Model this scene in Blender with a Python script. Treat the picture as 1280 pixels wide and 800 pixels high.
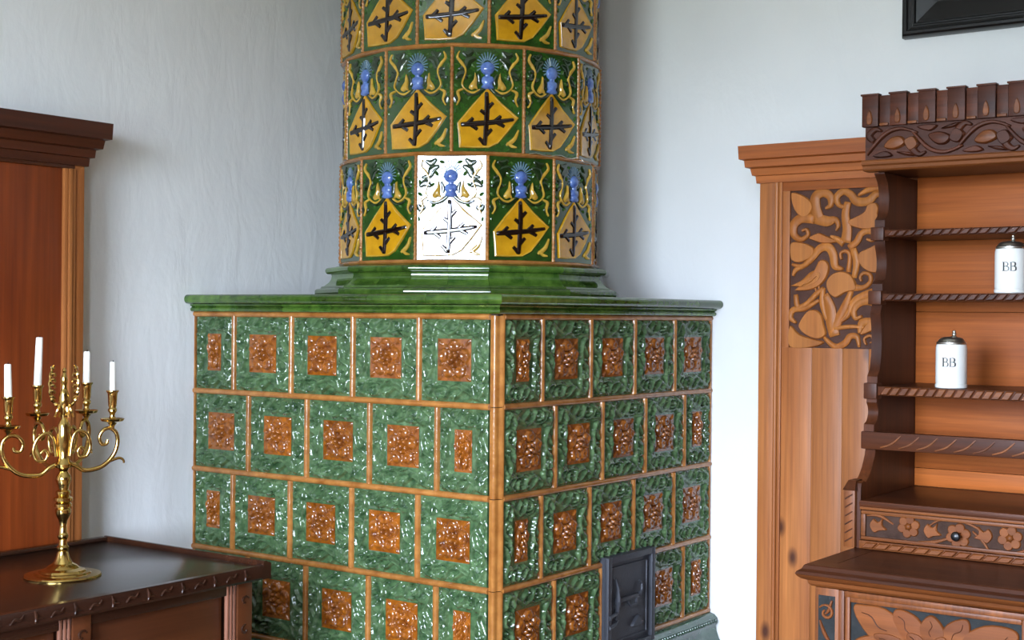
import bpy, bmesh, math, random
import numpy as np
from mathutils import Vector, Matrix

for o in list(bpy.data.objects):
    bpy.data.objects.remove(o)
SC = bpy.context.scene
C = SC.collection
rnd = random.Random(7)
PI = math.pi

# ------------------------------------------------------------------ camera
cam_data = bpy.data.cameras.new('camera')
cam = bpy.data.objects.new('camera', cam_data)
C.objects.link(cam)
SC.camera = cam
cam_data.sensor_width = 36.0
cam_data.lens = 1730.97 * 36.0 / 1280.0
cam_data.clip_start = 0.05
_yaw, _pitch, _roll = math.radians(36.078), math.radians(-0.172), math.radians(0.515)
_f = Vector((-math.sin(_yaw) * math.cos(_pitch), math.cos(_yaw) * math.cos(_pitch), math.sin(_pitch)))
_r = Vector((math.cos(_yaw), math.sin(_yaw), 0))
_u = _r.cross(_f)
_r2 = math.cos(_roll) * _r + math.sin(_roll) * _u
_u2 = -math.sin(_roll) * _r + math.cos(_roll) * _u
_m = Matrix((_r2, _u2, -_f)).transposed().to_4x4()
_m.translation = Vector((2.2362, -3.0048, 1.4986))
cam.matrix_world = _m

# ------------------------------------------------------------------ world, light, exposure
WALL_N, WALL_W, WALL_S, WALL_E, CEIL = 1.217, -1.2144, -3.9, 3.7, 3.25
WINDOWS = [(0.12, 1.62), (2.25, 2.95)]           # two windows in the wall behind the camera
WIN_Z = (0.80, 2.62)

world = bpy.data.worlds.new('world')
SC.world = world
world.use_nodes = True
wn, wl = world.node_tree.nodes, world.node_tree.links
wn.clear()
w_out = wn.new('ShaderNodeOutputWorld')
w_bg = wn.new('ShaderNodeBackground')
w_tc = wn.new('ShaderNodeTexCoord')
w_sep = wn.new('ShaderNodeSeparateXYZ')
w_ramp = wn.new('ShaderNodeValToRGB')          # overcast sky above the horizon, darker land below it
w_ramp.color_ramp.elements[0].position = 0.46
w_ramp.color_ramp.elements[0].color = (0.20, 0.235, 0.22, 1)
w_ramp.color_ramp.elements[1].position = 0.515
w_ramp.color_ramp.elements[1].color = (0.72, 0.84, 1.03, 1)
_e = w_ramp.color_ramp.elements.new(0.70)
_e.color = (1.0, 1.14, 1.42, 1)
w_map = wn.new('ShaderNodeMapRange')
w_map.inputs['From Min'].default_value = -1
w_map.inputs['From Max'].default_value = 1
wl.new(w_tc.outputs['Generated'], w_sep.inputs[0])
wl.new(w_sep.outputs['Z'], w_map.inputs['Value'])
wl.new(w_map.outputs[0], w_ramp.inputs[0])
wl.new(w_ramp.outputs[0], w_bg.inputs['Color'])
w_bg.inputs['Strength'].default_value = 14.0
wl.new(w_bg.outputs[0], w_out.inputs[0])

for (_x0, _x1) in WINDOWS:                      # portals: they only guide the daylight sampling
    _ld = bpy.data.lights.new('daylight_portal', 'AREA')
    _ld.shape = 'RECTANGLE'
    _ld.size = _x1 - _x0
    _ld.size_y = WIN_Z[1] - WIN_Z[0]
    _ld.cycles.is_portal = True
    _lo = bpy.data.objects.new('daylight_portal', _ld)
    C.objects.link(_lo)
    _lo.location = ((_x0 + _x1) / 2, WALL_S - 0.02, sum(WIN_Z) / 2)
    _lo.rotation_euler = (PI / 2, 0, PI)      # -Z of the lamp looks towards +Y, into the room
    _lo.rotation_euler = Vector((0, 1, 0)).to_track_quat('-Z', 'Z').to_euler()

SC.view_settings.view_transform = 'Standard'
SC.view_settings.look = 'None'
SC.view_settings.gamma = 1.0
SC.view_settings.use_curve_mapping = False
SC.view_settings.exposure = 1.62

# ------------------------------------------------------------------ materials
def lin(c):
    return tuple(((v / 255.0) / 12.92 if v / 255.0 <= 0.04045 else ((v / 255.0 + 0.055) / 1.055) ** 2.4) for v in c)

class NT:
    def __init__(self, name):
        self.m = bpy.data.materials.new(name)
        self.m.use_nodes = True
        self.n = self.m.node_tree.nodes
        self.l = self.m.node_tree.links
        self.p = self.n['Principled BSDF']
    def new(self, t, **kw):
        x = self.n.new(t)
        for k, v in kw.items():
            setattr(x, k, v)
        return x
    def ln(self, a, b):
        self.l.new(a, b)
    def ramp(self, fac, stops):
        r = self.new('ShaderNodeValToRGB')
        e = r.color_ramp.elements
        while len(e) > len(stops):
            e.remove(e[-1])
        while len(e) < len(stops):
            e.new(1.0)
        for i, (p, c) in enumerate(stops):
            e[i].position = p
            e[i].color = (*c, 1) if len(c) == 3 else c
        self.ln(fac, r.inputs[0])
        return r.outputs[0]
    def mix(self, fac, a, b, mode='MIX'):
        x = self.new('ShaderNodeMix', data_type='RGBA', blend_type=mode)
        for sock, v in ((x.inputs[0], fac), (x.inputs[6], a), (x.inputs[7], b)):
            if hasattr(v, 'is_linked'):
                self.ln(v, sock)
            elif isinstance(v, (int, float)):
                sock.default_value = v
            else:
                sock.default_value = (*v, 1)
        return x.outputs[2]
    def coords(self, scale, randomise=True):
        tc = self.new('ShaderNodeTexCoord')
        mp = self.new('ShaderNodeMapping')
        mp.inputs['Scale'].default_value = scale
        if randomise:
            oi = self.new('ShaderNodeObjectInfo')
            mul = self.new('ShaderNodeVectorMath', operation='SCALE')
            mul.inputs[0].default_value = (37.0, 53.0, 71.0)
            self.ln(oi.outputs['Random'], mul.inputs['Scale'])
            add = self.new('ShaderNodeVectorMath', operation='ADD')
            self.ln(tc.outputs['Object'], add.inputs[0])
            self.ln(mul.outputs[0], add.inputs[1])
            self.ln(add.outputs[0], mp.inputs[0])
        else:
            self.ln(tc.outputs['Object'], mp.inputs[0])
        return mp.outputs[0]
    def noise(self, vec, scale, detail=4, rough=0.55, dist=0.0):
        x = self.new('ShaderNodeTexNoise')
        x.inputs['Scale'].default_value = scale
        x.inputs['Detail'].default_value = detail
        x.inputs['Roughness'].default_value = rough
        x.inputs['Distortion'].default_value = dist
        self.ln(vec, x.inputs['Vector'])
        return x.outputs[0]
    def bump(self, h, strength, dist):
        b = self.new('ShaderNodeBump')
        b.inputs['Strength'].default_value = strength
        b.inputs['Distance'].default_value = dist
        self.ln(h, b.inputs['Height'])
        self.ln(b.outputs[0], self.p.inputs['Normal'])

def glaze(name, dark, light, scale=30, rough=0.09, ior=1.75, tint=0.25, bump=0.0, bscale=60):
    t = NT(name)
    v = t.coords((1, 1, 1))
    f = t.noise(v, scale, 5, 0.6)
    c = t.ramp(f, [(0.3, lin(dark)), (0.7, lin(light))])
    if tint:
        oi = t.new('ShaderNodeObjectInfo')
        r = t.ramp(oi.outputs['Random'], [(0, (1 - tint,) * 3), (1, (1 + tint,) * 3)])
        c = t.mix(1.0, c, r, 'MULTIPLY')
    t.ln(c, t.p.inputs['Base Color'])
    t.p.inputs['Roughness'].default_value = rough
    t.p.inputs['IOR'].default_value = ior
    if bump:
        t.bump(t.noise(v, bscale, 3), bump, 0.002)
    return t.m

def wood(name, dark, light, axis='Z', rough=0.38, knots=0.0, knot=(45, 22, 14), grain=1.0, scale=1.0, tint=0.1, spec=0.5):
    t = NT(name)
    s = [9.0 * scale] * 3
    s['XYZ'.index(axis)] = 0.7 * scale
    v = t.coords(tuple(s))
    big = t.noise(v, 1.3, 3, 0.5, 0.6)
    s2 = [110.0 * scale] * 3
    s2['XYZ'.index(axis)] = 2.5 * scale
    v2 = t.coords(tuple(s2))
    fine = t.noise(v2, 1.0, 4, 0.65)
    a = t.ramp(big, [(0.28, lin(dark)), (0.72, lin(light))])
    g = t.ramp(fine, [(0.25, (1 - 0.38 * grain,) * 3), (0.75, (1 + 0.14 * grain,) * 3)])
    c = t.mix(1.0, a, g, 'MULTIPLY')
    if tint:
        oi = t.new('ShaderNodeObjectInfo')
        r = t.ramp(oi.outputs['Random'], [(0, (1 - tint,) * 3), (1, (1 + tint,) * 3)])
        c = t.mix(1.0, c, r, 'MULTIPLY')
    if knots:
        s3 = [5.5] * 3
        s3['XYZ'.index(axis)] = 3.0
        v3 = t.coords(tuple(s3))
        vo = t.new('ShaderNodeTexVoronoi')
        vo.inputs['Scale'].default_value = knots
        t.ln(v3, vo.inputs['Vector'])
        k = t.ramp(vo.outputs['Distance'], [(0.045, (1, 1, 1)), (0.13, (0, 0, 0))])
        c = t.mix(k, c, lin(knot))
    t.ln(c, t.p.inputs['Base Color'])
    t.p.inputs['Roughness'].default_value = rough
    t.p.inputs['IOR'].default_value = 1.5
    t.p.inputs['Specular IOR Level'].default_value = spec
    t.bump(fine, 0.12, 0.0015)
    return t.m

def plain(name, col, rough=0.5, metal=0.0, bump=0.0, bscale=80, ior=1.5, var=0.0, spec=0.5):
    t = NT(name)
    v = t.coords((1, 1, 1))
    if var:
        f = t.noise(v, bscale * 0.3, 4)
        c = t.ramp(f, [(0.3, tuple(x * (1 - var) for x in lin(col))), (0.7, tuple(min(1, x * (1 + var)) for x in lin(col)))])
        t.ln(c, t.p.inputs['Base Color'])
    else:
        t.p.inputs['Base Color'].default_value = (*lin(col), 1)
    t.p.inputs['Roughness'].default_value = rough
    t.p.inputs['Metallic'].default_value = metal
    t.p.inputs['Specular IOR Level'].default_value = spec
    t.p.inputs['IOR'].default_value = ior
    if bump:
        t.bump(t.noise(v, bscale, 4), bump, 0.002)
    return t.m

def plaster():
    t = NT('whitewashed_plaster')
    v = t.coords((1, 1, 1), False)
    f = t.noise(v, 1.7, 4)
    c = t.ramp(f, [(0.3, lin((224, 226, 226))), (0.7, lin((232, 233, 232)))])
    t.ln(c, t.p.inputs['Base Color'])
    t.p.inputs['Roughness'].default_value = 0.85
    a = t.noise(t.coords((1.4, 1.4, 0.6), False), 6.0, 5, 0.55, 0.4)
    t.bump(a, 0.28, 0.02)
    return t.m

M = {
    'plaster': plaster(),
    'floor': wood('floor_boards', (112, 84, 60), (138, 106, 78), 'Y', 0.4),
    'panelling': wood('dark_wall_panelling', (70, 44, 28), (98, 64, 40), 'Z', 0.5),
    'tile_green': glaze('green_glaze', (34, 62, 34), (92, 120, 80), 38, 0.10, 1.65, 0.12, 0.12, 90),
    'rosette': glaze('amber_glaze', (100, 48, 12), (160, 92, 26), 45, 0.08, 1.75, 0.14),
    'strip': glaze('honey_brown_glaze', (136, 82, 34), (178, 120, 60), 22, 0.13, 1.65, 0.10, 0.25, 90),
    'mould': glaze('moss_green_glaze', (36, 66, 20), (78, 106, 40), 24, 0.08, 1.7, 0.42),
    'plinth': glaze('sea_green_glaze', (34, 62, 46), (74, 104, 84), 9, 0.12, 1.7, 0.15),
    't_green': glaze('leaf_green_glaze', (20, 50, 12), (46, 84, 26), 30, 0.06, 1.85, 0.12),
    't_leaf': glaze('raised_green_glaze', (28, 62, 18), (60, 100, 36), 40, 0.07, 1.75, 0.1),
    't_dark': glaze('dark_bottle_glaze', (12, 30, 10), (26, 52, 20), 40, 0.08, 1.75, 0.1),
    't_yellow': glaze('ochre_yellow_glaze', (176, 124, 12), (206, 150, 26), 25, 0.06, 1.85, 0.10),
    't_cream': glaze('pale_ochre_glaze', (170, 128, 34), (204, 164, 66), 40, 0.08, 1.75, 0.08),
    't_brown': glaze('manganese_brown_glaze', (12, 6, 4), (30, 15, 9), 40, 0.05, 1.7, 0.0),
    't_blue': glaze('cobalt_blue_glaze', (58, 84, 152), (104, 134, 196), 50, 0.08, 1.75, 0.1),
    't_teal': glaze('pale_teal_glaze', (70, 96, 116), (112, 140, 160), 50, 0.08, 1.75, 0.1),
    'core': plain('stove_clay', (60, 46, 34), 0.8),
    'iron': plain('cast_iron', (60, 62, 68), 0.5, 0.3, 0.4, 220),
    'pine': wood('honey_pine', (138, 78, 38), (176, 111, 60), 'Z', 0.38, 1.15, (74, 40, 26), 0.9, spec=0.3),
    'pine_x': wood('honey_pine_across', (134, 68, 28), (170, 98, 44), 'X', 0.38, 0, grain=0.9, spec=0.3),
    'red_pine': wood('red_pine', (98, 38, 12), (136, 62, 22), 'Z', 0.34, 1.0, (30, 14, 10), 0.8),
    'red_pine_y': wood('red_pine_across', (58, 26, 14), (88, 42, 20), 'Y', 0.34, 0, grain=0.9),
    'oak_dark': wood('dark_oak_z', (56, 26, 13), (92, 47, 22), 'Z', 0.4, grain=1.2, spec=0.22),
    'oak_dark_x': wood('dark_oak_x', (56, 26, 13), (92, 47, 22), 'X', 0.38, grain=1.2, spec=0.25),
    'oak_mid_x': wood('mid_oak_x', (94, 48, 20), (132, 76, 36), 'X', 0.4, grain=1.2, spec=0.25),
    'oak_mid': wood('mid_oak_z', (94, 48, 20), (132, 76, 36), 'Z', 0.4, grain=1.2, spec=0.25),
    'back_pine': wood('orange_pine_x', (142, 70, 26), (180, 98, 40), 'X', 0.42, 1.15, (84, 42, 24), 0.9, spec=0.25),
    'carve_hi': wood('carved_pine', (148, 84, 34), (178, 112, 52), 'Z', 0.42, 0, grain=0.8, spec=0.25),
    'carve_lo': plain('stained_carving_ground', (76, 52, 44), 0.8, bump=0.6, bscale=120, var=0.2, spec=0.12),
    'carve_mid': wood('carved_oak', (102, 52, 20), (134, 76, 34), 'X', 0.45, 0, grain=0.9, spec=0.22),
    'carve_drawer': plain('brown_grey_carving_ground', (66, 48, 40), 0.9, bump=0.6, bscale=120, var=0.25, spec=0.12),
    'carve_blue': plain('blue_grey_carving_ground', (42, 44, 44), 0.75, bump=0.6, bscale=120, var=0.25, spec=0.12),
    'carve_crown': wood('carved_crown_oak', (54, 27, 18), (94, 48, 27), 'X', 0.45, 0, grain=1.2, spec=0.2),
    'chest': wood('chest_walnut', (36, 20, 14), (62, 34, 20), 'Y', 0.25, 0, grain=0.7),
    'chest_top': wood('chest_top_walnut', (32, 20, 15), (46, 29, 21), 'Y', 0.2, 0, grain=0.5),
    'chest_panel': wood('chest_panel_walnut', (66, 34, 18), (92, 50, 26), 'Y', 0.3, 0, grain=0.6),
    'reed': wood('reeded_walnut', (104, 66, 50), (150, 100, 78), 'Z', 0.3, 0, grain=0.6),
    'brass': plain('polished_brass', (206, 174, 104), 0.12, 1.0, 0.1, 60),
    'wax': plain('candle_wax', (238, 236, 228), 0.45),
    'wick': plain('burnt_wick', (24, 20, 18), 0.9),
    'stoneware': plain('white_stoneware', (226, 227, 222), 0.12, ior=1.55),
    'pewter': plain('pewter', (205, 205, 196), 0.34, 1.0),
    'ink': plain('dark_lettering', (54, 56, 54), 0.35),
    'black': plain('black_lacquer', (18, 18, 19), 0.3),
    'canvas': plain('dark_picture_surface', (34, 35, 35), 0.35, var=0.3, bscale=20),
    'winframe': plain('white_window_paint', (225, 225, 220), 0.5),
}

# ------------------------------------------------------------------ mesh helpers
class MB:
    def __init__(self):
        self.v, self.f, self.boxed = [], [], False
    def add(self, vs, fs):
        b = len(self.v)
        self.v += [tuple(map(float, p)) for p in vs]
        self.f += [tuple(i + b for i in q) for q in fs]
        return self
    def box(self, x0, x1, y0, y1, z0, z1, bev=0.0):
        bm = bmesh.new()
        bmesh.ops.create_cube(bm, size=1.0)
        for p in bm.verts:
            p.co = Vector(((x0 + x1) / 2 + p.co.x * (x1 - x0), (y0 + y1) / 2 + p.co.y * (y1 - y0), (z0 + z1) / 2 + p.co.z * (z1 - z0)))
        if bev:
            self.boxed = True
            bmesh.ops.bevel(bm, geom=list(bm.edges), offset=bev, segments=2, profile=0.6, affect='EDGES')
        bm.verts.index_update()
        self.add([p.co for p in bm.verts], [[p.index for p in q.verts] for q in bm.faces])
        bm.free()
        return self
    def lathe(self, prof, n=24, c=(0, 0, 0)):
        vs, fs = [], []
        for (r, z) in prof:
            for k in range(n):
                a = 2 * PI * k / n
                vs.append((c[0] + r * math.cos(a), c[1] + r * math.sin(a), c[2] + z))
        for i in range(len(prof) - 1):
            for k in range(n):
                k2 = (k + 1) % n
                fs.append((i * n + k, i * n + k2, (i + 1) * n + k2, (i + 1) * n + k))
        fs.append(tuple(reversed(range(n))))
        fs.append(tuple((len(prof) - 1) * n + k for k in range(n)))
        return self.add(vs, fs)
    def tube(self, pts, rad, n=8):
        pts = [Vector(p) for p in pts]
        rads = rad if isinstance(rad, (list, tuple)) else [rad] * len(pts)
        vs, fs = [], []
        up = Vector((0.31, 0.17, 0.93))
        for i, p in enumerate(pts):
            t = (pts[min(i + 1, len(pts) - 1)] - pts[max(i - 1, 0)]).normalized()
            a = t.cross(up)
            if a.length < 1e-3:
                a = t.cross(Vector((1, 0, 0)))
            a.normalize()
            b = a.cross(t).normalized()
            up = b
            for k in range(n):
                q = 2 * PI * k / n
                vs.append(p + rads[i] * (a * math.cos(q) + b * math.sin(q)))
        for i in range(len(pts) - 1):
            for k in range(n):
                k2 = (k + 1) % n
                fs.append((i * n + k, (i + 1) * n + k, (i + 1) * n + k2, i * n + k2))
        fs.append(tuple(range(n)))
        fs.append(tuple(reversed([(len(pts) - 1) * n + k for k in range(n)])))
        return self.add(vs, fs)
    def extrude(self, prof, x0, x1, m0=0.0, m1=0.0):
        """profile [(out, z)...] drawn along x; m0 / m1 shear the ends for mitred corners. out goes to -y"""
        n = len(prof)
        vs = [(x0 - m0 * o, -o, z) for (o, z) in prof] + [(x1 + m1 * o, -o, z) for (o, z) in prof]
        fs = [(i, i + n, (i + 1) % n + n, (i + 1) % n) for i in range(n)]
        fs.append(tuple(range(n)))
        fs.append(tuple(reversed(range(n, 2 * n))))
        return self.add(vs, fs)
    def relief(self, outline, h, bev=0.002, z0=0.0, smooth=0, dome=0.0):
        P = closed_spline(outline, smooth) if smooth else [tuple(p) for p in outline]
        A = sum(P[i][0] * P[(i + 1) % len(P)][1] - P[(i + 1) % len(P)][0] * P[i][1] for i in range(len(P)))
        if A < 0:
            P = P[::-1]
        n = len(P)
        def inset(d):
            out = []
            for i in range(n):
                a, b, c = Vector(P[i - 1]), Vector(P[i]), Vector(P[(i + 1) % n])
                e1, e2 = (b - a), (c - b)
                if e1.length < 1e-9 or e2.length < 1e-9:
                    out.append(tuple(b)); continue
                e1.normalize(); e2.normalize()
                nn = Vector((-e1.y - e2.y, e1.x + e2.x))
                if nn.length < 1e-6:
                    out.append(tuple(b)); continue
                nn.normalize()
                k = min(1.6, 1.0 / max(0.3, nn.dot(Vector((-e1.y, e1.x)))))
                q = b + nn * d * k
                out.append((q.x, q.y))
            return out
        rings = [(P, z0), (inset(bev * 0.25), z0 + h * 0.65), (inset(bev), z0 + h)]
        vs, fs = [], []
        for ring, z in rings:
            vs += [(x, y, z) for (x, y) in ring]
        for j in range(2):
            for i in range(n):
                i2 = (i + 1) % n
                fs.append((j * n + i, j * n + i2, (j + 1) * n + i2, (j + 1) * n + i))
        if dome:
            cx = sum(x for x, y in rings[2][0]) / n
            cy = sum(y for x, y in rings[2][0]) / n
            ring = [(cx + (x - cx) * 0.55, cy + (y - cy) * 0.55, z0 + h + dome * 0.7) for x, y in rings[2][0]]
            vs += ring
            for i in range(n):
                i2 = (i + 1) % n
                fs.append((2 * n + i, 2 * n + i2, 3 * n + i2, 3 * n + i))
            vs.append((cx, cy, z0 + h + dome))
            fs += [(3 * n + i, 3 * n + (i + 1) % n, 4 * n) for i in range(n)]
        else:
            fs.append(tuple(range(2 * n, 3 * n)))
        return self.add(vs, fs)
    def ribbon(self, pts, widths, h, z0=0.0, sub=6, flat=False):
        """raised rounded stroke in the xy plane; widths interpolated along its length"""
        P = open_spline(pts, sub)
        m = len(P)
        W = np.interp(np.linspace(0, 1, m), np.linspace(0, 1, len(widths)), widths) / 2
        sec = [(-1, 0), (-0.96, 0.6), (-0.55, 0.95), (0, 1.0), (0.55, 0.95), (0.96, 0.6), (1, 0)]
        vs, fs = [], []
        for i in range(m):
            a, b = Vector(P[max(i - 1, 0)]), Vector(P[min(i + 1, m - 1)])
            t = (b - a)
            t = t.normalized() if t.length > 1e-9 else Vector((1, 0))
            nx, ny = -t.y, t.x
            hs = h * (1.0 if 0 < i < m - 1 else 0.6)
            for (s, z) in sec:
                vs.append((P[i][0] - nx * s * W[i], P[i][1] - ny * s * W[i], z0 + z * hs))
        k = len(sec)
        for i in range(m - 1):
            for j in range(k - 1):
                fs.append((i * k + j, i * k + j + 1, (i + 1) * k + j + 1, (i + 1) * k + j)[::-1])
        fs.append(tuple(range(k)))
        fs.append(tuple((m - 1) * k + j for j in range(k))[::-1])
        return self.add(vs, fs)
    def grid(self, X, Y, Z):
        ny, nx = X.shape
        vs = np.stack([X, Y, Z], -1).reshape(-1, 3)
        i = np.arange(nx * ny).reshape(ny, nx)
        fs = np.stack([i[:-1, :-1], i[:-1, 1:], i[1:, 1:], i[1:, :-1]], -1).reshape(-1, 4)
        return self.add(vs.tolist(), fs.tolist())
    def mapped(self, fn):
        self.v = [tuple(fn(*p)) for p in self.v]
        return self
    def mesh(self, name, mat=None, angle=35, center=True):
        me = bpy.data.meshes.new(name)
        off = Vector((0, 0, 0))
        if center and self.v:
            A = np.array(self.v)
            off = Vector(((A.min(0) + A.max(0)) / 2).tolist())
            self.v = (A - np.array(off)).tolist()
        me.from_pydata(self.v, [], self.f)
        me.validate()
        bm = bmesh.new()
        bm.from_mesh(me)
        bmesh.ops.recalc_face_normals(bm, faces=list(bm.faces)) if len(bm.faces) < 3000 else None
        bm.to_mesh(me)
        bm.free()
        me.polygons.foreach_set('use_smooth', [True] * len(me.polygons))
        me.set_sharp_from_angle(angle=math.radians(min(angle, 24) if self.boxed else angle))
        if mat:
            me.materials.append(M[mat])
        me.update()
        return me, off

def _cr(p0, p1, p2, p3, t):
    t2, t3 = t * t, t * t * t
    return tuple(0.5 * (2 * b + (c - a) * t + (2 * a - 5 * b + 4 * c - d) * t2 + (3 * b - a - 3 * c + d) * t3) for a, b, c, d in zip(p0, p1, p2, p3))

def open_spline(pts, sub):
    if sub <= 1 or len(pts) < 3:
        return [tuple(p) for p in pts]
    Q = [pts[0]] + list(pts) + [pts[-1]]
    out = []
    for i in range(len(pts) - 1):
        for s in range(sub):
            out.append(_cr(Q[i], Q[i + 1], Q[i + 2], Q[i + 3], s / sub))
    out.append(tuple(pts[-1]))
    return out

def closed_spline(pts, sub):
    n = len(pts)
    return [_cr(pts[(i - 1) % n], pts[i], pts[(i + 1) % n], pts[(i + 2) % n], s / sub) for i in range(n) for s in range(sub)]

def link(name, me, parent=None, loc=(0, 0, 0), rot=(0, 0, 0)):
    o = bpy.data.objects.new(name, me)
    C.objects.link(o)
    o.location = loc
    o.rotation_euler = rot
    if parent:
        o.parent = parent
    return o

def obj(name, mb, mat, parent=None, angle=35):
    """a mesh given in scene coordinates (or in its parent part's own frame when the parent is a part)"""
    me, off = mb.mesh(name, mat, angle)
    base = Vector((0, 0, 0))
    if parent is not None and parent.type == 'EMPTY':
        base = Vector(parent.location)
    return link(name, me, parent, off - base)

def sub(name, mb, mat, parent, angle=35):
    """a sub-part given in the same scene coordinates as its (unrotated) parent part"""
    me, off = mb.mesh(name, mat, angle)
    base = Vector(parent.location)
    if parent.parent:
        base = base + Vector(parent.parent.location)
    return link(name, me, parent, off - base)

def thing(name, label, cat, loc, group=None):
    o = bpy.data.objects.new(name, None)
    o.empty_display_size = 0.1
    C.objects.link(o)
    o.location = loc
    o['label'] = label
    o['category'] = cat
    if group:
        o['group'] = group
    return o

def struct(name, mb, mat):
    o = obj(name, mb, mat)
    o['kind'] = 'structure'
    return o

LEFT = (PI / 2, 0, 0)            # local x -> +X, y -> Z, z -> -Y   (fronts that look south)
RIGHT = (PI / 2, 0, PI / 2)      # local x -> +Y, y -> Z, z -> +X   (fronts that look east)
def face_map(rot, origin):
    """maps local (x, y, z) of a front into scene coordinates"""
    ox, oy, oz = origin
    if rot == LEFT:
        return lambda x, y, z: (ox + x, oy - z, oz + y)
    return lambda x, y, z: (ox + z, oy + x, oz + y)

# ------------------------------------------------------------------ room shell
T = 0.25
struct('wall_north', MB().box(WALL_W - T, WALL_E + T, WALL_N, WALL_N + T, 0, CEIL), 'plaster')
struct('wall_west', MB().box(WALL_W - T, WALL_W, WALL_S - T, WALL_N, 0, CEIL), 'plaster')
struct('wall_east', MB().box(WALL_E, WALL_E + T, WALL_S - T, WALL_N, 0, CEIL), 'panelling')
mb = MB()
xs = [WALL_W] + [v for w in WINDOWS for v in w] + [WALL_E]
for i in range(len(xs) - 1):
    if i % 2 == 0:
        mb.box(xs[i], xs[i + 1], WALL_S - T, WALL_S, 0, CEIL)
    else:
        mb.box(xs[i], xs[i + 1], WALL_S - T, WALL_S, 0, WIN_Z[0])
        mb.box(xs[i], xs[i + 1], WALL_S - T, WALL_S, WIN_Z[1], CEIL)
struct('wall_south', mb, 'plaster')
struct('floor', MB().box(WALL_W - T, WALL_E + T, WALL_S - T, WALL_N + T, -0.1, 0), 'floor')
struct('ceiling', MB().box(WALL_W - T, WALL_E + T, WALL_S - T, WALL_N + T, CEIL, CEIL + 0.1), 'plaster')
for i, (x0, x1) in enumerate(WINDOWS):
    mb = MB()
    y0, y1 = WALL_S - 0.16, WALL_S - 0.11
    mb.box(x0, x0 + 0.05, y0, y1, *WIN_Z).box(x1 - 0.05, x1, y0, y1, *WIN_Z)
    mb.box(x0 + 0.05, x1 - 0.05, y0, y1, WIN_Z[0], WIN_Z[0] + 0.06).box(x0 + 0.05, x1 - 0.05, y0, y1, WIN_Z[1] - 0.05, WIN_Z[1])
    struct('window_%d' % (i + 1), mb, 'winframe')

# ------------------------------------------------------------------ tile relief (height fields)
def seg_dist(X, Y, P):
    d = np.full(X.shape, 9.0)
    s = np.zeros(X.shape)
    for i in range(len(P) - 1):
        ax, ay = P[i]; bx, by = P[i + 1]
        vx, vy = bx - ax, by - ay
        t = np.clip(((X - ax) * vx + (Y - ay) * vy) / (vx * vx + vy * vy + 1e-12), 0, 1)
        q = np.hypot(X - ax - t * vx, Y - ay - t * vy)
        m = q < d
        d = np.where(m, q, d)
        s = np.where(m, (i + t) / (len(P) - 1), s)
    return d, s

def bumpy(X, Y, P, w0, w1, h):
    d, s = seg_dist(X, Y, P)
    w = w0 + (w1 - w0) * s
    return h * np.sqrt(np.clip(1 - (d / w) ** 2, 0, 1))

def spiral(cx, cy, r0, r1, a0, a1, n=22):
    return [(cx + (r0 + (r1 - r0) * k / n) * math.cos(a0 + (a1 - a0) * k / n), cy + (r0 + (r1 - r0) * k / n) * math.sin(a0 + (a1 - a0) * k / n)) for k in range(n + 1)]

def foliage(U, V):
    """u, v in -1..1; curling leaves and tendrils round an empty middle square"""
    H = np.zeros(U.shape)
    def put(P, w0, w1, h):
        nonlocal H
        A, B = U, V
        for k in range(4):
            H = np.maximum(H, bumpy(A, B, P, w0 * 0.78, w1 * 0.85, h))
            A, B = -B, A
    put(open_spline([(-0.95, 0.60), (-0.72, 0.90), (-0.42, 0.74), (-0.15, 0.62)], 5), 0.075, 0.05, 1.0)
    put(open_spline([(-0.15, 0.62), (0.10, 0.70), (0.24, 0.92), (0.46, 0.90), (0.50, 0.74), (0.38, 0.70)], 5), 0.07, 0.045, 1.05)
    put(open_spline([(0.10, 0.64), (0.32, 0.60), (0.58, 0.66), (0.72, 0.84)], 5), 0.06, 0.03, 0.85)
    put(open_spline([(-0.60, 0.66), (-0.48, 0.92), (-0.30, 0.95)], 5), 0.08, 0.03, 0.95)
    put(open_spline([(-0.30, 0.72), (-0.12, 0.86), (-0.02, 0.96)], 5), 0.08, 0.02, 1.0)
    put([(0.62, 0.58), (0.80, 0.62), (0.95, 0.80)], 0.09, 0.03, 1.05)
    put([(0.66, 0.95), (0.84, 0.92)], 0.05, 0.03, 0.8)
    for (x, y, r) in ((0.04, 0.86, .05), (0.60, 0.92, .055), (-0.86, 0.93, .06), (0.34, 0.79, .06), (-0.62, 0.56, .05)):
        put([(x, y), (x + 1e-3, y)], r, r, 1.0)
    g = np.random.RandomState(3)
    ph = g.rand(6) * 6.28
    rough = 0.07 * np.sin(23 * U + ph[0] + 4 * np.sin(7 * V)) * np.sin(19 * V + ph[1] + 3 * np.sin(9 * U + ph[2])) + 0.03 * np.sin(41 * U + ph[3]) * np.sin(37 * V + ph[4])
    H = H + rough * (0.4 + H)
    mid = np.maximum(np.abs(U), np.abs(V))
    return H, mid

def field_mesh(w, h, hole):
    n = int(76 * w / h)
    U, V = np.meshgrid(np.linspace(-1, 1, n), np.linspace(-1, 1, 76))
    H, _ = foliage(U, V)
    mid = np.maximum(np.abs(U) / hole, np.abs(V) / 0.5)
    H = H * np.clip((mid - 1.0) / 0.10, 0, 1)
    border = np.exp(-((mid - 1.07) / 0.045) ** 2)
    H = np.maximum(H, border * 0.18)
    edge = np.clip(np.minimum((1 - np.abs(U)) * w / 2, (1 - np.abs(V)) * h / 2) / 0.012, 0.0, 1)
    Z = H * 0.0115 * edge
    mbx = MB().grid(U * w / 2, V * h / 2, Z)
    # a thin clay body behind the glazed front
    mbx.box(-w / 2, w / 2, -h / 2, h / 2, -0.02, -0.0005)
    me, _o = mbx.mesh('tile', 'tile_green', 60, center=False)
    return me

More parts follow.
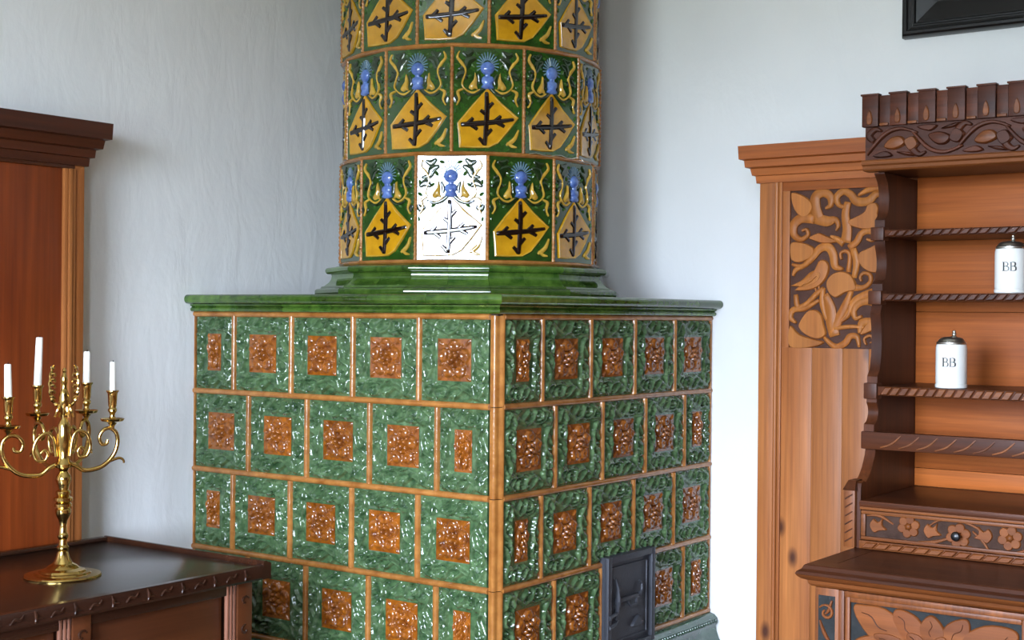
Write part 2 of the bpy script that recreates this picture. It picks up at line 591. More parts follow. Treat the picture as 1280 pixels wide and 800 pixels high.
def rosette_mesh(w, h):
    n = 68
    U, V = np.meshgrid(np.linspace(-1, 1, n), np.linspace(-1, 1, n))
    r, a = np.hypot(U, V), np.arctan2(V, U)
    H = np.zeros(U.shape)
    def blob(cx, cy, ra, rb, ang, h, dent=0.0):
        nonlocal H
        c_, s_ = math.cos(ang), math.sin(ang)
        p_ = ((U - cx) * c_ + (V - cy) * s_) / ra
        q_ = (-(U - cx) * s_ + (V - cy) * c_) / rb
        q2 = p_ ** 2 + q_ ** 2
        H = np.maximum(H, h * np.sqrt(np.clip(1 - q2, 0, 1)) - dent * np.exp(-q2 / 0.16))
    for k in range(5):                                  # five broad outer petals with small sepals between
        t = k * 2 * PI / 5 + PI / 2
        blob(0.64 * math.cos(t), 0.64 * math.sin(t), 0.27, 0.37, t, 0.95, 0.5)
        blob(0.86 * math.cos(t), 0.86 * math.sin(t), 0.09, 0.24, t, 0.75)
        t += PI / 5
        blob(0.74 * math.cos(t), 0.74 * math.sin(t), 0.17, 0.07, t, 0.6)
    H = np.where(r < 0.40, np.minimum(H, 0.15), H)
    for k in range(5):
        t = k * 2 * PI / 5 + PI / 2 + PI / 5
        blob(0.27 * math.cos(t), 0.27 * math.sin(t), 0.13, 0.155, t, 1.0)
    blob(0, 0, 0.14, 0.14, 0, 1.2)
    for sx in (1, -1):
        for sy in (1, -1):
            blob(0.82 * sx, 0.82 * sy, 0.2, 0.07, sx * sy * PI / 4, 0.4)
    edge = np.clip((1 - np.maximum(np.abs(U), np.abs(V))) / 0.06, 0, 1)
    Z = 0.0012 + H * 0.014 * edge
    me, _o = MB().grid(U * w / 2, V * h / 2, Z).mesh('rosette', 'rosette', 60, center=False)
    return me

# ------------------------------------------------------------------ the tiled stove
PW, TW, NW, TH = 0.0224, 0.252, 0.184, 0.25       # post, full tile, narrow tile, row height
SL = PW + 4 * TW + NW                              # length of both faces
G = 0.016                                          # width of the brown strips
stove = thing('tile_stove', 'tall green tiled stove with amber rosettes and a round armorial upper tower', 'stove', (-SL / 2, SL / 2, 0))
obj('stove_core', MB().box(-SL, -0.012, 0.012, SL, 0.0, 1.5).box(-SL, 0.0, 0.0, SL, 1.498, 1.553), 'core', stove)

full_me = field_mesh(TW - G, TH - G, 0.5)
slim_me = field_mesh(NW - G, TH - G, 0.36)
ros_full = rosette_mesh((TW - G) * 0.5, (TH - G) * 0.5)
ros_slim = rosette_mesh((NW - G) * 0.36, (TH - G) * 0.5)
SB = Vector(stove.location)

def pearl_strip(length, half, depth, axis_vertical, bead=False):
    """a rounded glazed strip in the local xy plane of a face, centred on its own origin"""
    prof = [(-half, 0), (-half * 0.9, depth * 0.55), (-half * 0.45, depth * 0.92), (0, depth), (half * 0.45, depth * 0.92), (half * 0.9, depth * 0.55), (half, 0)]
    n = 2 if not bead else int(length / 0.004)
    vs, fs = [], []
    for i in range(n):
        t = -length / 2 + length * i / (n - 1)
        k = 1.0 if not bead else 0.86 + 0.14 * math.sin(i * 1.9 + 0.8 * math.sin(i * 0.7))
        for (a, z) in prof:
            vs.append((a * k, t, z * k) if axis_vertical else (t, a * k, z * k))
    m = len(prof)
    for i in range(n - 1):
        for j in range(m - 1):
            fs.append((i * m + j, i * m + j + 1, (i + 1) * m + j + 1, (i + 1) * m + j))
    fs.append(tuple(range(m)))
    fs.append(tuple((n - 1) * m + j for j in range(m)))
    return MB().add(vs, fs)

vstrip_me = pearl_strip(TH - G, G / 2 + 0.001, 0.011, True).mesh('joint_strip', 'strip', 50, center=False)[0]
hstrip_me = pearl_strip(SL - PW, G / 2 + 0.001, 0.011, False).mesh('joint_strip', 'strip', 50, center=False)[0]

def put_face(side):
    """side 'L' looks south (tiles run to -X from the corner), side 'R' looks east (tiles run to +Y)"""
    rot = LEFT if side == 'L' else RIGHT
    def loc(s, z, out=0.0):
        return Vector((-s, -out, z)) - SB if side == 'L' else Vector((out, s, z)) - SB
    for row in range(4):
        zc = 1.5 - (row + 0.5) * TH
        first_narrow = (row % 2 == 1) if side == 'L' else (row % 2 == 0)
        widths = [NW] + [TW] * 4 if first_narrow else [TW] * 4 + [NW]
        s = PW
        for i, w in enumerate(widths):
            door = side == 'R' and row == 3 and i == 2
            if not door:
                t = link('tile', full_me if w == TW else slim_me, stove, loc(s + w / 2, zc), rot)
                link('rosette', ros_full if w == TW else ros_slim, t, (0, 0, 0))
            s += w
            if i < 4:
                link('joint_strip', vstrip_me, stove, loc(s, zc), rot)
        link('joint_strip', hstrip_me, stove, loc(PW + (SL - PW) / 2, 1.5 - row * TH - (0.004 if row == 0 else 0)), rot)
    link('joint_strip', hstrip_me, stove, loc(PW + (SL - PW) / 2, 0.5), rot)
put_face('L')
put_face('R')

# corner post: one quarter-round ribbed length for each row
prof = []
for k in range(25):
    a = -PI / 2 * 1.0 + PI / 2 * k / 24
    r = 0.0275 + 0.0028 * math.cos(k / 24 * 2 * PI * 1.5 + PI)
    prof.append((-PW + 0.0 + r * math.cos(a), PW + r * math.sin(a)))
prof = [(-PW, PW)] + prof
for row in range(4):
    z1, z0 = 1.5 - row * TH - 0.001, 1.5 - (row + 1) * TH + 0.001
    n = len(prof)
    vs = [(x, y, z0) for x, y in prof] + [(x, y, z1) for x, y in prof]
    fs = [(i, (i + 1) % n, (i + 1) % n + n, i + n) for i in range(n)] + [tuple(range(n))[::-1], tuple(range(n, 2 * n))]
    obj('corner_post', MB().add(vs, fs), 'strip', stove, 60)
# thin edge strips where the faces meet the walls
for row in range(4):
    z1, z0 = 1.5 - row * TH, 1.5 - (row + 1) * TH
    obj('joint_strip', MB().box(-0.004, 0.008, SL - 0.010, SL, z0, z1, 0.003), 'strip', stove)
    obj('joint_strip', MB().box(-SL, -SL + 0.006, -0.006, 0.004, z0, z1, 0.002), 'strip', stove)

# square cornice in two courses of glazed lengths
def roll(cx, cz, r, a0, a1, n=8):
    return [(cx + r * math.cos(a0 + (a1 - a0) * k / n), cz + r * math.sin(a0 + (a1 - a0) * k / n)) for k in range(n + 1)]
top_prof = [(-0.03, 1.527), (0.012, 1.527)] + [(0.024, 1.529)] + roll(0.034, 1.543, 0.0145, -PI / 2 * 0.9, PI / 2) + [(-0.03, 1.5575)]
low_prof = [(-0.02, 1.503), (0.012, 1.503)] + roll(0.016, 1.5105, 0.007, -PI / 2, PI / 2, 5) + [(0.017, 1.5185), (0.0235, 1.5225), (0.024, 1.527), (-0.02, 1.527)]
def cornice(prof, cuts, first_mitre):
    for side in 'LR':
        for i in range(len(cuts) - 1):
            s0, s1 = cuts[i] + (0.0006 if i else 0), cuts[i + 1] - 0.0006
            mbx = MB()
            if side == 'L':
                mbx.extrude(prof, -s1, -s0, 0, 1.0 if i == 0 else 0)
            else:
                mbx.extrude(prof, s0, s1, 1.0 if i == 0 else 0, 0)
                mbx.mapped(lambda x, y, z: (-y, x, z))
            obj('cornice_tile', mbx, 'mould', stove, 40)
cornice(top_prof, [0, 0.215, 0.435, 0.655, 0.875, 1.05, SL], True)
cornice(low_prof, [0, 0.17, 0.36, 0.60, 0.80, 1.0, SL], True)

# plinth below the tiles
pl_prof = [(-0.03, 0.0), (0.062, 0.0), (0.062, 0.30), (0.058, 0.345), (0.075, 0.36), (0.075, 0.382), (0.060, 0.392), (0.044, 0.41), (0.034, 0.435), (0.032, 0.452), (0.038, 0.462), (0.038, 0.478), (0.026, 0.490), (0.004, 0.496), (-0.03, 0.496)]
for side in 'LR':
    cuts = [0, 0.31, 0.62, 0.93, SL]
    for i in range(4):
        s0, s1 = cuts[i] + (0.0006 if i else 0), cuts[i + 1] - 0.0006
        mbx = MB()
        if side == 'L':
            mbx.extrude(pl_prof, -s1, -s0, 0, 1.0 if i == 0 else 0)
        else:
            mbx.extrude(pl_prof, s0, s1, 1.0 if i == 0 else 0, 0)
            mbx.mapped(lambda x, y, z: (-y, x, z))
        p = obj('plinth_tile', mbx, 'plinth', stove, 40)
        # row of beads along the upper edge
        beads = MB()
        k = s0 + 0.012
        while k < s1 - 0.008:
            c = (-k, -0.0385, 0.470) if side == 'L' else (0.0385, k, 0.470)
            beads.lathe([(0.001, -0.006), (0.005, -0.004), (0.006, 0), (0.005, 0.004), (0.001, 0.006)], 8, c)
            k += 0.016
        bo = sub('bead_row', beads, 'plinth', p)
        bo['kind'] = 'stuff'

# cast iron fire door
dy0, dy1, dz0, dz1 = 0.522, 0.800, 0.478, 0.774
FD = face_map(RIGHT, (0.012, dy0, dz0))
W, Hh = dy1 - dy0, dz1 - dz0
door = obj('firebox_door', MB().box(0, W, 0, Hh, -0.010, 0.008).mapped(FD), 'iron', stove)
fr = MB()
for a in ((0, 0.020, 0, Hh), (W - 0.020, W, 0, Hh), (0.020, W - 0.020, Hh - 0.020, Hh), (0.020, W - 0.020, 0, 0.020)):
    fr.box(a[0], a[1], a[2], a[3], 0.006, 0.022, 0.004)
sub('door_frame', fr.mapped(FD), 'iron', door)
sub('inner_bead', MB().tube([(0.036, 0.036, 0.009), (W - 0.036, 0.036, 0.009), (W - 0.036, Hh - 0.036, 0.009), (0.036, Hh - 0.036, 0.009), (0.036, 0.036, 0.009)], 0.004, 6).mapped(FD), 'iron', door)
la = MB().box(0.055, 0.185, 0.150, 0.164, 0.008, 0.020, 0.003)
la.tube([(0.060, 0.10, 0.012), (0.062, 0.13, 0.016), (0.060, 0.157, 0.02), (0.064, 0.19, 0.016), (0.058, 0.225, 0.012)], [0.004, 0.007, 0.009, 0.006, 0.003], 8)
la.tube([(0.185, 0.157, 0.016), (0.20, 0.170, 0.018), (0.205, 0.19, 0.016), (0.195, 0.2, 0.014)], [0.006, 0.005, 0.004, 0.003], 8)
la.tube([(0.12, 0.150, 0.016), (0.13, 0.135, 0.02), (0.16, 0.135, 0.022), (0.17, 0.15, 0.018)], 0.005, 8)
sub('latch', la.mapped(FD), 'iron', door)
sub('door_boss', MB().relief([(0.15, 0.065), (0.17, 0.085), (0.19, 0.095), (0.20, 0.08), (0.22, 0.07), (0.19, 0.06)], 0.010, 0.003, 0.008, 3).mapped(FD), 'iron', door)
for z in (0.115, 0.085):
    sub('hinge', MB().tube([(0.004, z, 0.02), (0.05, z + 0.004, 0.016), (0.07, z + 0.012, 0.012)], [0.008, 0.006, 0.003], 8).mapped(FD), 'iron', door)

# ------------------------------------------------------------------ the round tower: twelve-sided, rows staggered by half a tile
TC = Vector((-0.573, 0.610, 0))
TR = 0.425
AP = TR * math.cos(math.radians(15))
FW = 2 * TR * math.sin(math.radians(15))
ROWH = 0.325
ZT = 1.660
obj('tower_core', MB().lathe([(AP - 0.012, 1.55), (AP - 0.012, ZT + 4 * ROWH)], 48, TC), 'core', stove)

tw, th = FW - 0.012, ROWH - 0.012
def tp(u, v, k=1.0):
    """tile picture coordinates: u from the left, v from the top, 0..1"""
    return ((u - 0.5) * tw, (0.5 - v) * th)
def TPs(L):
    return [tp(*q) for q in L]
plate_me = MB().box(-tw / 2, tw / 2, -th / 2, th / 2, -0.012, 0.0).mesh('tile', 't_green', center=False)[0]
sh_out = [(0.49, 0.385), (0.70, 0.525), (0.955, 0.665), (0.80, 0.805), (0.66, 0.915), (0.52, 0.962), (0.30, 0.968), (0.085, 0.965), (0.075, 0.85), (0.055, 0.725), (0.26, 0.555)]
shield_me = MB().relief(TPs(sh_out), 0.005, 0.003, 0, 0).mesh('shield', 't_yellow', 12, center=False)[0]
rim = MB()
rp = TPs(sh_out)
cxr = sum(p[0] for p in rp) / len(rp); cyr = sum(p[1] for p in rp) / len(rp)
rp2 = [(cxr + (x - cxr) * 0.94, cyr + (y - cyr) * 0.95) for x, y in rp]
rim.ribbon(rp2 + [rp2[0]], [0.005, 0.005], 0.0062, 0, 1)
rim_me = rim.mesh('shield_rim', 't_cream', center=False)[0]
br = MB()
hb = 0.0095
br.ribbon(TPs([(0.475, 0.425), (0.482, 0.60), (0.47, 0.78), (0.455, 0.94)]), [0.013, 0.017, 0.016, 0.013], hb)
br.ribbon(TPs([(0.10, 0.745), (0.35, 0.73), (0.60, 0.712), (0.88, 0.682)]), [0.014, 0.017, 0.016, 0.011], hb)
for (a, b) in (((0.48, 0.59), (0.575, 0.525)), ((0.475, 0.64), (0.385, 0.60)), ((0.47, 0.84), (0.56, 0.78)), ((0.455, 0.925), (0.365, 0.865)),
               ((0.20, 0.74), (0.285, 0.675)), ((0.24, 0.735), (0.35, 0.79)), ((0.60, 0.71), (0.69, 0.65)), ((0.62, 0.71), (0.745, 0.755))):
    br.ribbon(TPs([a, ((a[0] + b[0]) / 2, (a[1] + b[1]) / 2), b]), [0.016, 0.013, 0.011], hb - 0.001, 0.0)
branch_me = br.mesh('branch_cross', 't_brown', center=False)[0]
he = MB()
he.relief(TPs([(0.43, 0.275), (0.56, 0.275), (0.585, 0.32), (0.56, 0.35), (0.585, 0.385), (0.49, 0.40), (0.40, 0.385), (0.42, 0.35), (0.395, 0.32)]), 0.009, 0.004, 0, 3, 0.004)
he.relief(TPs([(0.49, 0.13), (0.575, 0.16), (0.59, 0.205), (0.555, 0.245), (0.49, 0.262), (0.42, 0.245), (0.385, 0.205), (0.405, 0.16)]), 0.008, 0.004, 0, 3, 0.006)
he.relief(TPs([(0.45, 0.24), (0.53, 0.24), (0.53, 0.29), (0.45, 0.29)]), 0.007, 0.002, 0)
helmet_me = he.mesh('helmet', 't_blue', 60, center=False)[0]
cr = MB()
for k in range(15):
    a = math.radians(-25 + 230 / 14 * k)
    c0 = (0.49 + 0.07 * math.cos(a), 0.165 - 0.045 * math.sin(a))
    c1 = (0.49 + 0.165 * math.cos(a), 0.165 - 0.125 * math.sin(a))
    cr.ribbon(TPs([c0, c1]), [0.0045, 0.0038], 0.005, 0, 1)
crest_me = cr.mesh('crest_fan', 't_teal', center=False)[0]
mantle_mes, dark_mes = [], []
def mant(kind, pts, w=None):
    m = MB()
    if kind == 'p':
        m.relief(TPs(pts), 0.006, 0.003, 0, 3, 0.003)
    else:
        m.ribbon(TPs(pts), w, 0.006)
    mantle_mes.append(m.mesh('mantling', 't_cream', center=False)[0])
green_mes = []
def gleaf(u, v, ln_, wd, ang):
    c_, s_ = math.cos(ang), math.sin(ang)
    x0, y0 = tp(u, v)
    P = [(-0.5, 0), (-0.2, 0.42), (0.2, 0.4), (0.5, 0), (0.2, -0.4), (-0.2, -0.42)]
    P = [(x0 + ln_ * p * c_ - wd * q * s_, y0 + ln_ * p * s_ + wd * q * c_) for p, q in P]
    green_mes.append(MB().relief(P, 0.003, 0.003, 0, 3, 0.003).mesh('green_leaf', 't_leaf', center=False)[0])
def dleaf(pts, w):
    dark_mes.append(MB().ribbon(TPs(pts), w, 0.004).mesh('dark_leaf', 't_dark', center=False)[0])
for s in (1, -1):
    f = lambda L: [(0.49 + s * (u - 0.49), v) for u, v in L]
    mant('r', f([(0.60, 0.40), (0.70, 0.435), (0.80, 0.41), (0.86, 0.35), (0.81, 0.23), (0.86, 0.16), (0.93, 0.10), (0.90, 0.04)]), [0.004, 0.008, 0.005, 0.006, 0.006, 0.010, 0.008, 0.004])
    mant('p', f([(0.675, 0.235), (0.69, 0.30), (0.735, 0.345), (0.765, 0.385), (0.72, 0.41), (0.67, 0.395), (0.63, 0.405), (0.645, 0.36), (0.64, 0.31)]))
    mant('r', f([(0.84, 0.40), (0.92, 0.43), (0.90, 0.50), (0.94, 0.56)]), [0.005, 0.010, 0.008, 0.004])
    dleaf(f([(0.52, 0.375), (0.62, 0.43), (0.74, 0.455), (0.84, 0.43)]), [0.010, 0.014, 0.010, 0.004])
    dleaf(f([(0.66, 0.10), (0.76, 0.13), (0.80, 0.19), (0.92, 0.21)]), [0.008, 0.026, 0.018, 0.006])
    dleaf(f([(0.63, 0.25), (0.60, 0.31), (0.605, 0.36)]), [0.005, 0.013, 0.006])
    dleaf(f([(0.78, 0.30), (0.86, 0.26), (0.95, 0.30)]), [0.008, 0.026, 0.008])
    dleaf(f([(0.86, 0.49), (0.93, 0.51), (0.97, 0.47)]), [0.008, 0.022, 0.008])
    dleaf(f([(0.70, 0.03), (0.78, 0.07), (0.86, 0.05)]), [0.008, 0.022, 0.008])
for s in (1, -1):
    for (u, v, a_, b_, c_) in ((0.70, 0.17, 0.020, 0.012, 0.9), (0.62, 0.06, 0.018, 0.011, 0.3), (0.94, 0.26, 0.020, 0.011, 1.3), (0.76, 0.28, 0.018, 0.010, -0.6), (0.94, 0.37, 0.018, 0.011, 0.6), (0.74, 0.475, 0.020, 0.011, -0.7), (0.955, 0.61, 0.016, 0.008, 1.4)):
        gleaf(0.49 + s * (u - 0.49), v, a_, b_, c_ * s)
mant('r', [(0.95, 0.78), (0.90, 0.86), (0.84, 0.90), (0.77, 0.93)], [0.005, 0.012, 0.014, 0.006])
mant('r', [(0.78, 0.905), (0.86, 0.94), (0.93, 0.95)], [0.006, 0.010, 0.004])

tstrip_me = pearl_strip(ROWH - 0.010, 0.0068, 0.012, True, True).mesh('joint_strip', 'strip', 50, center=False)[0]
for row in range(4):
    zc = ZT + (row + 0.5) * ROWH
    for k in range(-3, 6):
        psi = math.radians(30 * k + (15 if row % 2 else 0))
        n = Vector((math.sin(psi), -math.cos(psi), 0))
        t = link('tile', plate_me, stove, TC + n * AP + Vector((0, 0, zc)) - SB, (PI / 2, 0, psi))
        for nm, me in (('shield', shield_me), ('shield_rim', rim_me), ('branch_cross', branch_me), ('helmet', helmet_me), ('crest_fan', crest_me)) + tuple(('mantling', q) for q in mantle_mes) + tuple(('dark_leaf', q) for q in dark_mes) + tuple(('green_leaf', q) for q in green_mes):
            link(nm, me, t)
        psi2 = psi - math.radians(15)
        n2 = Vector((math.sin(psi2), -math.cos(psi2), 0))
        link('joint_strip', tstrip_me, stove, TC + n2 * (TR - 0.006) + Vector((0, 0, zc)) - SB, (PI / 2, 0, psi2))
for row in range(5):
    z = ZT + row * ROWH
    pr = [(AP - 0.012, -0.007), (TR - 0.004, -0.007), (TR + 0.002, -0.004), (TR + 0.0045, 0), (TR + 0.002, 0.004), (TR - 0.004, 0.007), (AP - 0.012, 0.007)]
    mbx = MB()
    nseg = 48
    vs, fs = [], []
    for k in range(nseg):
        a = 2 * PI * k / nseg
        # follows the flats of both rows, so it swings a little between corner and flat
        kk = 1.0 - 0.012 * (0.5 - 0.5 * math.cos(24 * a))
        for (r, dz) in pr:
            rr = r * kk if r > AP else r
            vs.append((TC.x + rr * math.sin(a), TC.y - rr * math.cos(a), z + dz))
    m = len(pr)
    for k in range(nseg):
        k2 = (k + 1) % nseg
        for j in range(m):
            j2 = (j + 1) % m
            fs.append((k * m + j, k2 * m + j, k2 * m + j2, k * m + j2))
    obj('joint_band', mbx.add(vs, fs), 'strip', stove, 50)
obj('tower_cap', MB().lathe([(AP, ZT + 4 * ROWH), (TR + 0.02, ZT + 4 * ROWH + 0.005), (TR + 0.045, ZT + 4 * ROWH + 0.05), (TR + 0.05, ZT + 4 * ROWH + 0.09), (0.3, ZT + 4 * ROWH + 0.1), (0.01, ZT + 4 * ROWH + 0.12)], 12, TC), 'mould', stove, 30)

# twisted end of the binding wire on the right of the tower
_w = []
for k in range(15):
    a_ = math.radians(62 + 3.2 * min(k, 9))
    rr_ = TR + 0.008 + (0.010 * (k - 9) if k > 9 else 0)
    _w.append((TC.x + rr_ * math.sin(a_), TC.y - rr_ * math.cos(a_), ZT + ROWH + 0.004 + 0.004 * math.sin(k * 1.7) - (0.006 * (k - 9) if k > 9 else 0)))
obj('binding_wire', MB().tube(_w, 0.0013, 6), 'pewter', stove, 60)

# twelve-sided base moulding in separate glazed pieces
def facet_piece(prof, u0, u1):
    """prof in (apothem, z); u0..u1 are fractions across the facet, -1..1"""
    t15 = math.tan(math.radians(15))
    n = len(prof)
    vs = [(r * t15 * u0, -r, z) for r, z in prof] + [(r * t15 * u1, -r, z) for r, z in prof]
    fs = [(i, i + n, (i + 1) % n + n, (i + 1) % n) for i in range(n)] + [tuple(range(n)), tuple(reversed(range(n, 2 * n)))]
    return MB().add(vs, fs)
k15 = math.cos(math.radians(15))
step_p = [(0.40, 1.5565), (0.502 * k15, 1.5565)] + [(0.506 * k15, 1.562), (0.506 * k15, 1.574), (0.502 * k15, 1.579)] + [(0.488 * k15, 1.582), (0.484 * k15, 1.588), (0.40, 1.588)]
cove_p = [(0.40, 1.588)] + [(0.478 * k15, 1.588), (0.470 * k15, 1.594), (0.460 * k15, 1.602), (0.4535 * k15, 1.612), (0.451 * k15, 1.622), (0.4535 * k15, 1.6275), (0.462 * k15, 1.629)] + roll(0.462 * k15, 1.639, 0.0105, -PI / 2, PI / 2, 7) + [(0.44 * k15, 1.652), (0.434 * k15, 1.655), (0.40, 1.655)]
pieces = [facet_piece(step_p, -0.996, 0.996).mesh('moulding_tile', 'mould', 40, False)[0],
          facet_piece(cove_p, -0.996, -0.03).mesh('moulding_tile', 'mould', 40, False)[0],
          facet_piece(cove_p, -0.024, 0.996).mesh('moulding_tile', 'mould', 40, False)[0]]
for k in range(-3, 6):
    for me in pieces:
        link('moulding_tile', me, stove, TC - SB, (0, 0, math.radians(30 * k)))

# ------------------------------------------------------------------ left: tall red pine cupboard on the west wall
LX = -1.094
LY1 = -0.520
LY0 = -1.95
cup = thing('tall_cupboard', 'tall reddish pine cupboard with dark cornice behind the brass candelabra', 'cupboard', (LX, (LY0 + LY1) / 2, 0))
obj('carcass', MB().box(WALL_W + 0.002, LX - 0.016, LY0, LY1, 0, 1.93), 'red_pine', cup)
# front frame: stiles and rails proud of the panel, moulding strips beside the panel
for (a, b) in ((LY1 - 0.032, LY1), (LY0, LY0 + 0.09)):
    obj('stile', MB().box(LX - 0.016, LX, a, b, 0, 1.93, 0.002), 'pine', cup)
for (a, b, m) in ((1.905, 1.93, 'red_pine_y'), (0, 0.12, 'red_pine_y')):
    obj('rail', MB().box(LX - 0.016, LX, LY0 + 0.09, LY1 - 0.032, a, b, 0.002), m, cup)
for k, (dx, w) in enumerate(((0.006, 0.011), (0.010, 0.012), (0.004, 0.014))):
    y = LY1 - 0.032 - 0.0125 * k
    obj('panel_moulding', MB().box(LX - 0.018, LX + dx, y - 0.012, y - 0.0005, 0.12, 1.905, 0.003), 'pine', cup)
yb = [LY1 - 0.0695, -0.80, -1.06, -1.36, -1.62, LY0 + 0.09]
for i in range(len(yb) - 1):
    obj('panel_board', MB().box(LX - 0.016, LX - 0.008, yb[i + 1] + 0.0004, yb[i] - 0.0004, 0.12, 1.905, 0.001), 'red_pine', cup)
corn = [(-0.06, 1.915), (0.008, 1.915), (0.010, 1.938), (0.020, 1.940), (0.022, 1.962), (0.036, 1.966), (0.040, 1.990), (0.054, 1.994), (0.056, 2.040), (-0.06, 2.040)]
co = MB().extrude(corn, LY0, LY1 + 0.0, 0, 1.0).mapped(lambda x, y, z: (LX - y, x, z))
obj('cornice', co, 'red_pine_y', cup, 25)
ce = MB().extrude(corn, 0, 0.10, 1.0, 0).mapped(lambda x, y, z: (LX - x, LY1 - y, z))
obj('cornice_return', ce, 'red_pine_y', cup, 25)

# ------------------------------------------------------------------ left: low chest with raised rim, carved edge and panelled front
CX0, CX1, CY1, CY0, CZ = LX + 0.013, -0.418, -0.455, -1.80, 0.847
chest = thing('low_chest', 'dark polished low chest with panelled front beside the green stove', 'chest', ((CX0 + CX1) / 2, (CY0 + CY1) / 2, 0))
obj('top_board', MB().box(CX0, CX1 - 0.012, CY0, CY1 - 0.012, CZ - 0.042, CZ - 0.008, 0.002), 'chest_top', chest)
rimp = [(-0.028, CZ - 0.045), (0.0, CZ - 0.045), (0.002, CZ - 0.038), (0.0, CZ - 0.030), (0.0, CZ - 0.006), (-0.004, CZ), (-0.012, CZ), (-0.018, CZ - 0.004), (-0.022, CZ - 0.004), (-0.028, CZ - 0.008)]
front_p = [(-0.020, CZ - 0.046), (-0.006, CZ - 0.046), (-0.001, CZ - 0.040), (0.0, CZ - 0.012), (-0.002, CZ - 0.007), (-0.020, CZ - 0.007)]
fe = obj('front_edge', MB().extrude(front_p, CY0, CY1, 0, 0).mapped(lambda x, y, z: (CX1 - y, x, z)), 'chest', chest, 30)
obj('end_rim', MB().extrude([(o, z + (0.003 if z > CZ - 0.02 else 0)) for o, z in rimp], CX0, CX1 - 0.001, 0, 0).mapped(lambda x, y, z: (x, CY1 - 0.001 - y * -1.0, z)), 'chest', chest, 30)
obj('back_rim', MB().box(CX0, CX0 + 0.022, CY0, CY1 - 0.003, CZ - 0.008, CZ + 0.003, 0.003), 'chest', chest)
EF = face_map(RIGHT, (CX1 + 0.0, CY0, CZ - 0.045))
yy = 0.03
i = 0
while yy < (CY1 - CY0) - 0.03:
    mbx = MB()
    if i % 2:
        mbx.ribbon([(yy - 0.012, 0.012), (yy, 0.022), (yy + 0.014, 0.020), (yy + 0.022, 0.030)], [0.003, 0.008, 0.007, 0.002], 0.004)
    else:
        mbx.ribbon([(yy, 0.006), (yy + 0.003, 0.02), (yy - 0.002, 0.034)], [0.004, 0.009, 0.003], 0.004)
        mbx.ribbon([(yy + 0.004, 0.016), (yy + 0.02, 0.014)], [0.006, 0.003], 0.004, 0, 1)
    sub('carved_notch', mbx.mapped(EF), 'chest', fe)
    yy += 0.052
    i += 1
obj('carcass', MB().box(CX0 + 0.01, CX1 - 0.05, CY0 + 0.02, CY1 - 0.022, 0.02, CZ - 0.042), 'chest', chest)
XF = CX1 - 0.022
obj('frieze', MB().box(CX1 - 0.05, XF - 0.006, CY0 + 0.02, CY1 - 0.022, CZ - 0.075, CZ - 0.044, 0.002), 'chest', chest)
for k in range(3):
    s1 = CY1 - 0.020 - 0.505 * k
    if s1 - 0.1 < CY0:
        break
    st = obj('stile', MB().box(CX1 - 0.05, XF, s1 - 0.050, s1, 0.06, CZ - 0.046, 0.002), 'chest_panel', chest)
    cv = MB()
    F2 = face_map(RIGHT, (XF, s1 - 0.025, 0.06))
    for q in range(9):
        z = CZ - 0.046 - 0.06 - 0.05 - q * 0.075
        cv.ribbon(spiral(0.0, z, 0.014, 0.004, 0.4 + q, 5.2 + q, 12), [0.004, 0.007, 0.003], 0.003, 0, 1)
    sub('carved_scroll', cv.mapped(F2), 'chest', st)
    for q in range(3):
        mbx = MB().tube([(XF - 0.010, s1 - 0.056 - 0.0115 * q, 0.06), (XF - 0.010, s1 - 0.056 - 0.0115 * q, CZ - 0.050)], 0.0062, 10)
        obj('reeded_moulding', mbx, 'reed', chest, 60)
    if k < 2:
        ya, yb_ = s1 - 0.505, s1 - 0.086
        obj('panel', MB().box(CX1 - 0.05, XF - 0.022, ya, yb_, 0.06, CZ - 0.074, 0.001), 'chest_panel', chest)
obj('plinth', MB().box(CX0 + 0.01, CX1 - 0.01, CY0 + 0.01, CY1 - 0.012, 0.0, 0.06, 0.004), 'chest', chest)

# ------------------------------------------------------------------ brass candelabra and its candles
KC = Vector((-0.700, -0.870, CZ - 0.008))
cand = thing('candelabra', 'polished brass four-armed candelabra with eagle finial on the dark chest', 'candelabra', KC)
base = [(0.0935, 0.0), (0.094, 0.003), (0.092, 0.006), (0.070, 0.0075), (0.066, 0.011), (0.058, 0.012), (0.054, 0.017), (0.040, 0.021), (0.035, 0.027), (0.024, 0.033), (0.017, 0.046), (0.0125, 0.062)]
obj('base', MB().lathe(base, 40, KC), 'brass', cand, 30)
stem = [(0.0125, 0.062), (0.015, 0.068), (0.015, 0.073), (0.011, 0.078), (0.010, 0.092), (0.013, 0.098), (0.013, 0.104), (0.0095, 0.110), (0.009, 0.128), (0.011, 0.140), (0.016, 0.150), (0.019, 0.158), (0.0195, 0.166), (0.016, 0.171),
        (0.021, 0.174), (0.021, 0.181), (0.016, 0.184), (0.023, 0.189), (0.023, 0.196), (0.014, 0.201), (0.018, 0.206), (0.018, 0.212), (0.012, 0.217), (0.0145, 0.228), (0.019, 0.240), (0.018, 0.248), (0.010, 0.262), (0.013, 0.268), (0.020, 0.272), (0.022, 0.280), (0.016, 0.288), (0.012, 0.30), (0.015, 0.325), (0.018, 0.350), (0.016, 0.375), (0.008, 0.395), (0.010, 0.402), (0.006, 0.41)]
obj('stem', MB().lathe(stem, 28, KC), 'brass', cand, 30)
bck = Vector((-0.809, 0.588, 0))                # one pair of arms stands towards the corner of the room
lat = Vector((0.588, 0.809, 0))
fin = obj('eagle_finial', MB().lathe([(0.004, 0.405), (0.010, 0.418), (0.014, 0.432), (0.013, 0.450), (0.008, 0.466), (0.006, 0.474), (0.008, 0.484), (0.009, 0.492), (0.006, 0.500), (0.004, 0.508), (0.006, 0.512), (0.002, 0.520)], 16, KC), 'brass', cand)
